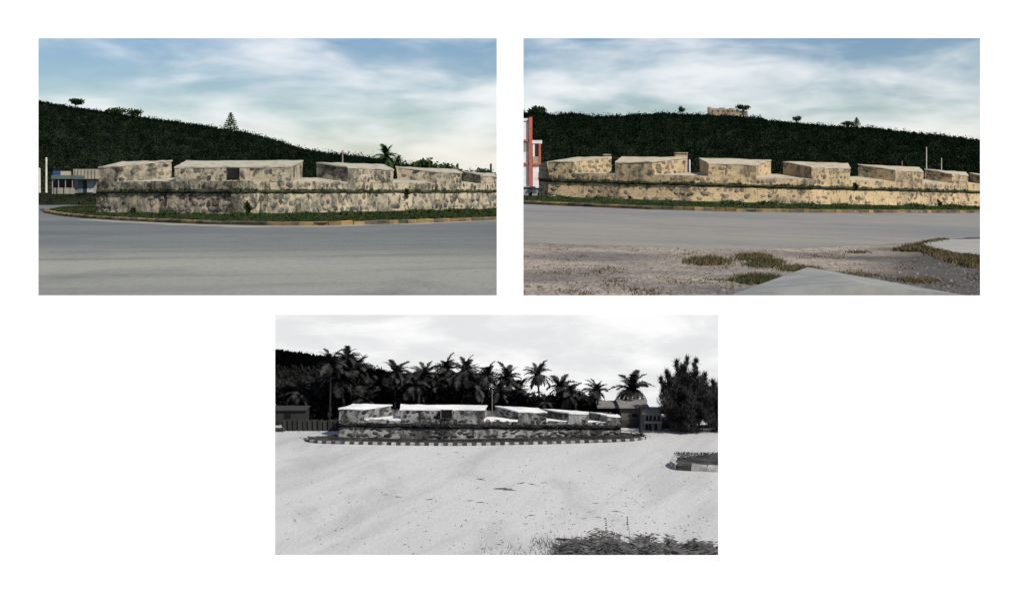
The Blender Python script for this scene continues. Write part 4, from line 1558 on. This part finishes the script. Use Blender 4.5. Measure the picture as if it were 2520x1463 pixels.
for _ in range(260):
    u = R.random()
    pts.append(tuple(g2(2230 + u * 95, 611 - u * 20 + R.uniform(-2.5, 2.5))))
    hh.append(.09)
V, Q = blades(pts, np.array(hh), .022, .6, 6, .09)
tag(np_mesh('grass', V, Q, M['dryg']), 'dark dry grass fringe round the concrete island at right', 'grass', kind='stuff')


def patch_pts(cx, cy, rx, ry, n):
    out = []
    for _ in range(n):
        a, r = R.random() * 6.283, R.random() ** .5
        out.append(g2(cx + rx * r * math.cos(a), cy + ry * r * math.sin(a)))
    return out


for cx, cy, rx, ry, n, h, mt, lab in [
        (1742, 645, 50, 9, 260, .13, 'dryg', 'long low olive grass tuft at left on the gravel'),
        (1850, 634, 38, 8, 200, .11, 'dryg', 'brownish grass tuft nearest the road on the gravel'),
        (1882, 650, 48, 10, 220, .10, 'tuftg', 'green grass tuft behind the concrete slab'),
        (1868, 690, 52, 11, 260, .12, 'tuftg', 'dark green weeds along the left edge of the concrete slab'),
        (1962, 662, 46, 7, 180, .08, 'dryg', 'dry brown grass round the tip of the concrete slab'),
        (2080, 678, 80, 6, 180, .05, 'dryg', 'thin brown grass along the right edge of the concrete slab'),
        (2258, 691, 38, 6, 120, .06, 'dryg', 'small brown grass patch at lower right on the gravel'),
        (2110, 621, 22, 3, 60, .06, 'dryg', 'tiny grass patch beside the road left of the island')]:
    tuft(lab, patch_pts(cx, cy, rx, ry, int(n * .8)), h * .85, .011, M[mt], 6, .10)
pts = []
while len(pts) < 900:
    x, y = R.uniform(1275, 2480), R.uniform(612, 735)
    if y > lerp(near, x) + 4 and noise.noise(Vector((x * .011, y * .05, 2))) > R.uniform(.05, .5):
        pts.append(tuple(g2(x, y)))
V, Q = blades(pts, .035, .012, .8, 4, .09)
tag(np_mesh('sparse_weeds', V, Q, M['dryg']), 'sparse dry weeds creeping over the gravel ground', 'weeds', kind='stuff')
# loose stones on the gravel
pv, pf = [], []
sm_ = [(math.cos(6.283 * j / 6), math.sin(6.283 * j / 6)) for j in range(6)]
Vp, Qp = [], []
for _ in range(2400):
    x, y = R.uniform(1270, 2480), R.uniform(600, 740) if R.random() < .6 else R.uniform(650, 745)
    if y < lerp(near, x) + 2:
        continue
    p = g2(x, y)
    s_ = R.uniform(.010, .030) * (1.9 if R.random() < .06 else 1)
    k = len(Vp)
    hgt = s_ * R.uniform(.5, .9)
    for j, (c_, n_) in enumerate(sm_):
        q = R.uniform(.7, 1.2)
        Vp.append((p.x + c_ * s_ * q, p.y + n_ * s_ * q, p.z - .003))
    for j in (0, 2, 4):
        Vp.append((p.x + sm_[j][0] * s_ * .55, p.y + sm_[j][1] * s_ * .55, p.z + hgt))
    Qp += [(k, k + 1, k + 6), (k + 1, k + 2, k + 7), (k + 1, k + 7, k + 6), (k + 2, k + 3, k + 7), (k + 3, k + 4, k + 8), (k + 3, k + 8, k + 7), (k + 4, k + 5, k + 8), (k + 5, k, k + 6), (k + 5, k + 6, k + 8), (k + 6, k + 7, k + 8)]
tag(np_mesh('loose_gravel', np.array(Vp), np.array(Qp), M['pebble']), 'loose pale pebbles scattered over the gravel ground', 'gravel', kind='stuff')
for _ in range(14):
    x, y = R.gauss(1850, 55), R.uniform(672, 705)
    p = g2(x, y)
    s_ = R.uniform(.05, .09)
    o = bpy.data.objects.new('rock', STONES['2'][R.randrange(9)].copy())
    o.data.materials.clear()
    o.data.materials.append(M['pebble'])
    C.objects.link(o)
    o.location = p
    o.scale = (s_, s_, s_ * 1.6)
    o.rotation_euler = (R.uniform(-.3, .3), R.uniform(-.3, .3), R.random() * 6)
    tag(o, 'fist sized pale rock lying on the gravel by the concrete slab', 'rock', 'pale rocks by the slab')

# ------------------------------------------------------------------ black and white view: houses, fence, cars, foreground
dH = d3(1062)
rt = tag(root('flat_roofed_house', P(1575, 1062, dH)), 'grey flat roofed block house right of the fort', 'house')
wallbox(rt, 'wall', 1528, 1600, 1004, 1063, dH + .35, .5, M['house3'])
wallbox(rt, 'roof', 1524, 1598, 1000, 1004, dH + .30, .6, M['house3l'])
w_ = wallbox(rt, 'window', 1556, 1568, 1018, 1027, dH + .34, .01, M['dark3'])
wallbox(w_, 'sill', 1555, 1569, 1027, 1028.2, dH + .335, .015, M['house3l'])
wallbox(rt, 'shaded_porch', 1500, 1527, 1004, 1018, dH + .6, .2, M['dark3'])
wallbox(rt, 'side_roof', 1470, 1532, 1000.5, 1004, dH + .55, .5, M['house3l'])
wallbox(rt, 'lower_wall', 1530, 1572, 1034, 1063, dH + .3, .04, M['fence3'])
rt = tag(root('two_storey_house', P(1612, 1062, dH)), 'pale two storey house with dark windows left of the feathery tree', 'house')
wallbox(rt, 'wall', 1585, 1628, 1018, 1062, dH + .12, .4, M['house3l'])
r_ = MB()
e0, e1 = P(1580, 1018, dH + .06), P(1640, 1018, dH + .06)
r_.hexa([e0, e1, e1 + Vector((0, .55, 0)), e0 + Vector((0, .55, 0))], [P(1590, 1004, dH + .3), P(1618, 1004, dH + .3), P(1618, 1004, dH + .34), P(1590, 1004, dH + .34)])
r_.build('roof', M['roof3'], rt)
for x in (1590, 1599, 1609, 1619):
    w_ = wallbox(rt, 'window', x, x + 5, 1023, 1034, dH + .11, .01, M['dark3'])
    wallbox(w_, 'sill', x - .6, x + 5.6, 1034, 1035, dH + .10, .02, M['house3l'])
for x in (1589, 1597, 1611):
    wallbox(rt, 'door', x, x + 6, 1043, 1060, dH + .11, .01, M['dark3'])
wallbox(rt, 'balcony', 1585, 1630, 1037, 1040, dH + .05, .09, M['house3l'])
rt = tag(root('shed', P(1655, 1062, dH)), 'low pale shed half hidden under the feathery tree', 'shed')
wallbox(rt, 'wall', 1632, 1668, 1036, 1062, dH + .25, .3, M['house3'])
wallbox(rt, 'door', 1640, 1652, 1042, 1062, dH + .24, .01, M['dark3'])
wallbox(rt, 'roof', 1630, 1670, 1033, 1036, dH + .22, .4, M['house3l'])
rt = tag(root('garden_wall', P(1720, 1060, dH)), 'low pale garden wall behind the feathery trees at right', 'wall')
for x in range(1662, 1800, 12):
    wallbox(rt, 'wall_panel', x, x + 11.4, 1047 + R.uniform(-1, 1), 1061, dH + .5, .03, M['house3l'])
# far kerb line of the road under the trees
rt = tag(root('far_kerb', P(1680, 1065, d3(1065))), 'thin pale kerb below the houses at right', 'kerb')
for i in range(16):
    wallbox(rt, 'kerb_stone', 1572 + i * 13, 1584.5 + i * 13, 1062.2, 1064.6, d3(1064.6), .03, M['house3l'])
make_car('pale car parked under the feathery trees at right', g3(1738, 1060), .24, rad(5), M['car3'], M['dark3'], M['car3d'])
make_car('dark car with pale roof cut by the left edge of the black and white view', g3(676, 1060), .26, rad(178), M['car3d'], M['car3'], M['car3'])
# board fence and low house at left
dF = d3(1060)
rt = tag(root('board_fence', P(760, 1060, dF)), 'dark upright board fence left of the fort in the black and white view', 'fence')
for i, x in enumerate(np.arange(510.2, 836, 6.2)):
    wallbox(rt, 'board', x, x + 5.6, 1033 + R.uniform(-1.5, 1.5), 1060, dF + .02 * (i % 2), .02, M['fence3'])
wallbox(rt, 'rail', 510, 836, 1040, 1041.5, dF + .05, .015, M['fence3'])
rt = tag(root('low_hut', P(720, 1060, dF + .5)), 'low grey hut with flat roof behind the board fence', 'hut')
wallbox(rt, 'wall', 640, 752, 1010, 1050, dF + .45, .3, M['fence3'])
wallbox(rt, 'roof', 638, 754, 1008, 1010, dF + .42, .34, M['fence3'])
wallbox(rt, 'window', 700, 715, 1016, 1028, dF + .44, .01, M['dark3'])
# hotel-like house glimpsed between the palms
rt = tag(root('hidden_house', P(1120, 1040, 17.9)), 'pale house glimpsed between the palm trunks above the plaque', 'house')
wallbox(rt, 'wall', 1070, 1165, 962, 1030, 18.05, .3, M['house3'])
wallbox(rt, 'roof', 1066, 1168, 957, 962, 18.0, .4, M['house3l'])
for x in (1082, 1108, 1134):
    wallbox(rt, 'window', x, x + 9, 975, 990, 18.04, .01, M['dark3'])
# striped island at lower right
ring = [(1648, 1150), (1662, 1157), (1700, 1158.5), (1768, 1161), (1860, 1166)]
ringb = [(1648, 1145), (1662, 1140), (1700, 1133), (1768, 1126), (1860, 1122)]
fr, bk = xpts(ring, 1648, 1860, 20, g3), xpts(ringb, 1648, 1860, 20, g3)
io = tag(poly_sheet(fr, bk, Vector((0, 0, .05)), M['greyg'], 'traffic_island', 3, .003), 'dark topped island with black and white kerb at lower right', kind='structure')
lay_kerb(io, resample([bk[0] + Vector((.05, .1, 0)), bk[0]] + fr, 7), [kl, kl, kd], .05, .075, .985)
pts = [tuple(g3(R.uniform(1665, 1850), R.uniform(1122, 1146)) + Vector((0, 0, .045))) for _ in range(700)]
V, Q = blades(pts, .012, .008, .5, 4, .02)
tag(np_mesh('grass', V, Q, M['greyg']), 'short dark grass on the striped island at lower right', 'grass', kind='stuff')


# foreground weeds
def weed(label, x0, x1, ytop, n, seed, hfac=1.0):
    rr = random.Random(seed)
    bs = g3((x0 + x1) / 2, 1368)
    rt = tag(root('weed_plant', bs), label, 'plant', 'weeds in the foreground')
    st, V = MB(), []
    F_ = []
    for k in range(n):
        x = rr.uniform(x0, x1)
        a = g3(x, rr.uniform(1352, 1378))
        prof = math.sin(math.pi * min(1, max(0, (x - x0) / (x1 - x0)))) ** .6
        top = a + Vector((rr.uniform(-.09, .09), rr.uniform(-.05, .05), ((1366 - ytop) * a.y / F) * prof * rr.uniform(.35, 1.05)))
        mid = (a + top) / 2 + Vector((rr.uniform(-.02, .02), 0, .02))
        st.tube([a, mid, top], [.004, .003, .001], 4, False)
        for j in range(11):
            t = .25 + .75 * j / 10
            p = a.lerp(mid, t * 2) if t < .5 else mid.lerp(top, t * 2 - 1)
            sg = 1 if j % 2 else -1
            L = rr.uniform(.035, .07)
            dv = Vector((sg * L, rr.uniform(-.4, .4) * L, rr.uniform(-.5, .45) * L))
            wv = Vector((0, .4, .9)).normalized() * L * .11
            k0 = len(V)
            V += [p, p + dv * .5 + wv, p + dv, p + dv * .5 - wv]
            F_.append((k0, k0 + 1, k0 + 2, k0 + 3))
    st.build('stems', M['weed'], rt)
    lf = MB()
    lf.v, lf.f = V, F_
    lf.build('leaves', M['weed'], rt)


weed('low leafy weed left in the foreground clump', 1375, 1445, 1324, 34, 1)
weed('tallest dark leafy weed in the foreground clump', 1440, 1535, 1310, 60, 2)
weed('wide arching leafy weed right of the tallest one', 1520, 1680, 1315, 80, 3)
weed('low leafy weed at the lower right corner', 1650, 1790, 1330, 60, 4)
for px, yt, lab in ((1495, 1275, 'thin tall grass stalk, left of two in the foreground'), (1548, 1272, 'thin tall grass stalk, right of two in the foreground')):
    a = g3(px, 1360)
    rt = tag(root('grass_stalk', a), lab, 'grass')
    top = P(px - 4, yt, a.y)
    MB().tube([a, (a + top) / 2 + Vector((.012, 0, 0)), top], [.0025, .002, .001], 5).build('stem', M['weed'], rt)
    V, Q = leaf_quads([tuple(top - Vector((0, 0, .02 * i))) for i in range(6)], .004, 5, .010)
    np_mesh('seed_head', V, Q, M['weed'], rt)
pts = [tuple(g3(R.gauss(1400, 70), R.uniform(1330, 1375))) for _ in range(260)]
V, Q = blades(pts, .07, .0025, .45, 3, .04)
tag(np_mesh('thin_grass', V, Q, M['weed']), 'sparse thin grass left of the foreground weeds', 'grass', kind='stuff')
# stick and fallen leaves
rt = tag(root('fallen_stick', g3(1405, 1332)), 'long dark stick lying left of the foreground weeds', 'stick')
a, b = g3(1368, 1327), g3(1445, 1335)
MB().tube([a + up * .01, (a + b) / 2 + up * .014, b + up * .01], [.008, .012, .006], 6).build('shaft', M['twig'], rt)
MB().tube([(a + b) / 2 + up * .014, (a + b) / 2 + Vector((.06, .05, .03))], [.006, .003], 5).build('side_branch', M['twig'], rt)


def twig_mesh(i):
    rr = random.Random(300 + i)
    mb = MB()
    p = [Vector((-.5, 0, .06)), Vector((-.1, rr.uniform(-.1, .1), .16)), Vector((.5, rr.uniform(-.15, .15), .05))]
    mb.tube(p, [.03, .06, .02], 5)
    mb.tube([p[1], p[1] + Vector((.3, rr.uniform(-.3, .3), .15))], [.04, .015], 4)
    return mb.mesh('twig', M['twig'])


TW = [twig_mesh(i) for i in range(4)]
spots = [(1184, 1179, 26), (1238, 1203, 46), (1254, 1206, 34), (1283, 1188, 24), (1310, 1191, 22), (1338, 1187, 16), (1308, 1268, 22), (1467, 1237, 18), (1451, 1259, 14), (1517, 1258, 24), (1472, 1272, 18), (1436, 1275, 12), (1294, 1288, 16), (1363, 1290, 12),
         (1018, 1251, 10), (1058, 1228, 22), (1080, 1116, 14), (1124, 1113, 16), (1183, 1236, 22), (1158, 1231, 18), (1230, 1339, 18), (1308, 1352, 14), (1342, 1312, 10), (696, 1063.5, 10), (735, 1063, 10), (785, 1062.5, 10), (950, 1217, 16), (980, 1222, 20)]
for i, (x, y, L) in enumerate(spots):
    p = g3(x, y)
    o = bpy.data.objects.new('fallen_twig', TW[i % 4])
    C.objects.link(o)
    o.location = p
    s_ = L * p.y / F
    o.scale = (s_, s_ * 1.2, s_ * .35)
    o.rotation_euler = (0, 0, R.uniform(-.6, .6))
    own = {(1238, 1203): 'largest dark twig heap in the middle of the sandy ground',
           (1254, 1206): 'second large twig touching the largest twig heap',
           (696, 1063.5): 'leftmost of three dark twigs before the board fence',
           (735, 1063): 'middle of three dark twigs before the board fence',
           (785, 1062.5): 'rightmost of three dark twigs before the board fence',
           (1080, 1116): 'left of two tiny twigs just below the striped kerb',
           (1124, 1113): 'right of two tiny twigs just below the striped kerb'}
    tag(o, own.get((x, y), 'small dark dry twig lying on the open sandy ground'), 'twig', 'twigs scattered on the sand')
Vp = []
for _ in range(900):
    x, y = R.uniform(680, 1760), 1100 + 265 * R.random() ** .6
    if R.random() > .25 + .75 * max(0, min(1, (x - 1000) / 500)) * ((y - 1100) / 265):
        continue
    p = g3(x, y)
    s_ = R.uniform(.006, .016)
    a = R.random() * 6.28
    c_, n_ = math.cos(a) * s_, math.sin(a) * s_
    Vp += [(p.x - c_, p.y - n_, p.z + .003), (p.x + n_ * .4, p.y - c_ * .4, p.z + .006), (p.x + c_, p.y + n_, p.z + .004), (p.x - n_ * .4, p.y + c_ * .4, p.z + .008)]
tag(np_mesh('leaf_litter', np.array(Vp), np.arange(len(Vp)).reshape(-1, 4), M['twig']), 'fine dark leaf litter sprinkled over the sandy ground', 'leaf litter', kind='stuff')

for o in bpy.data.objects:
    if '_o' in o:
        del o['_o']
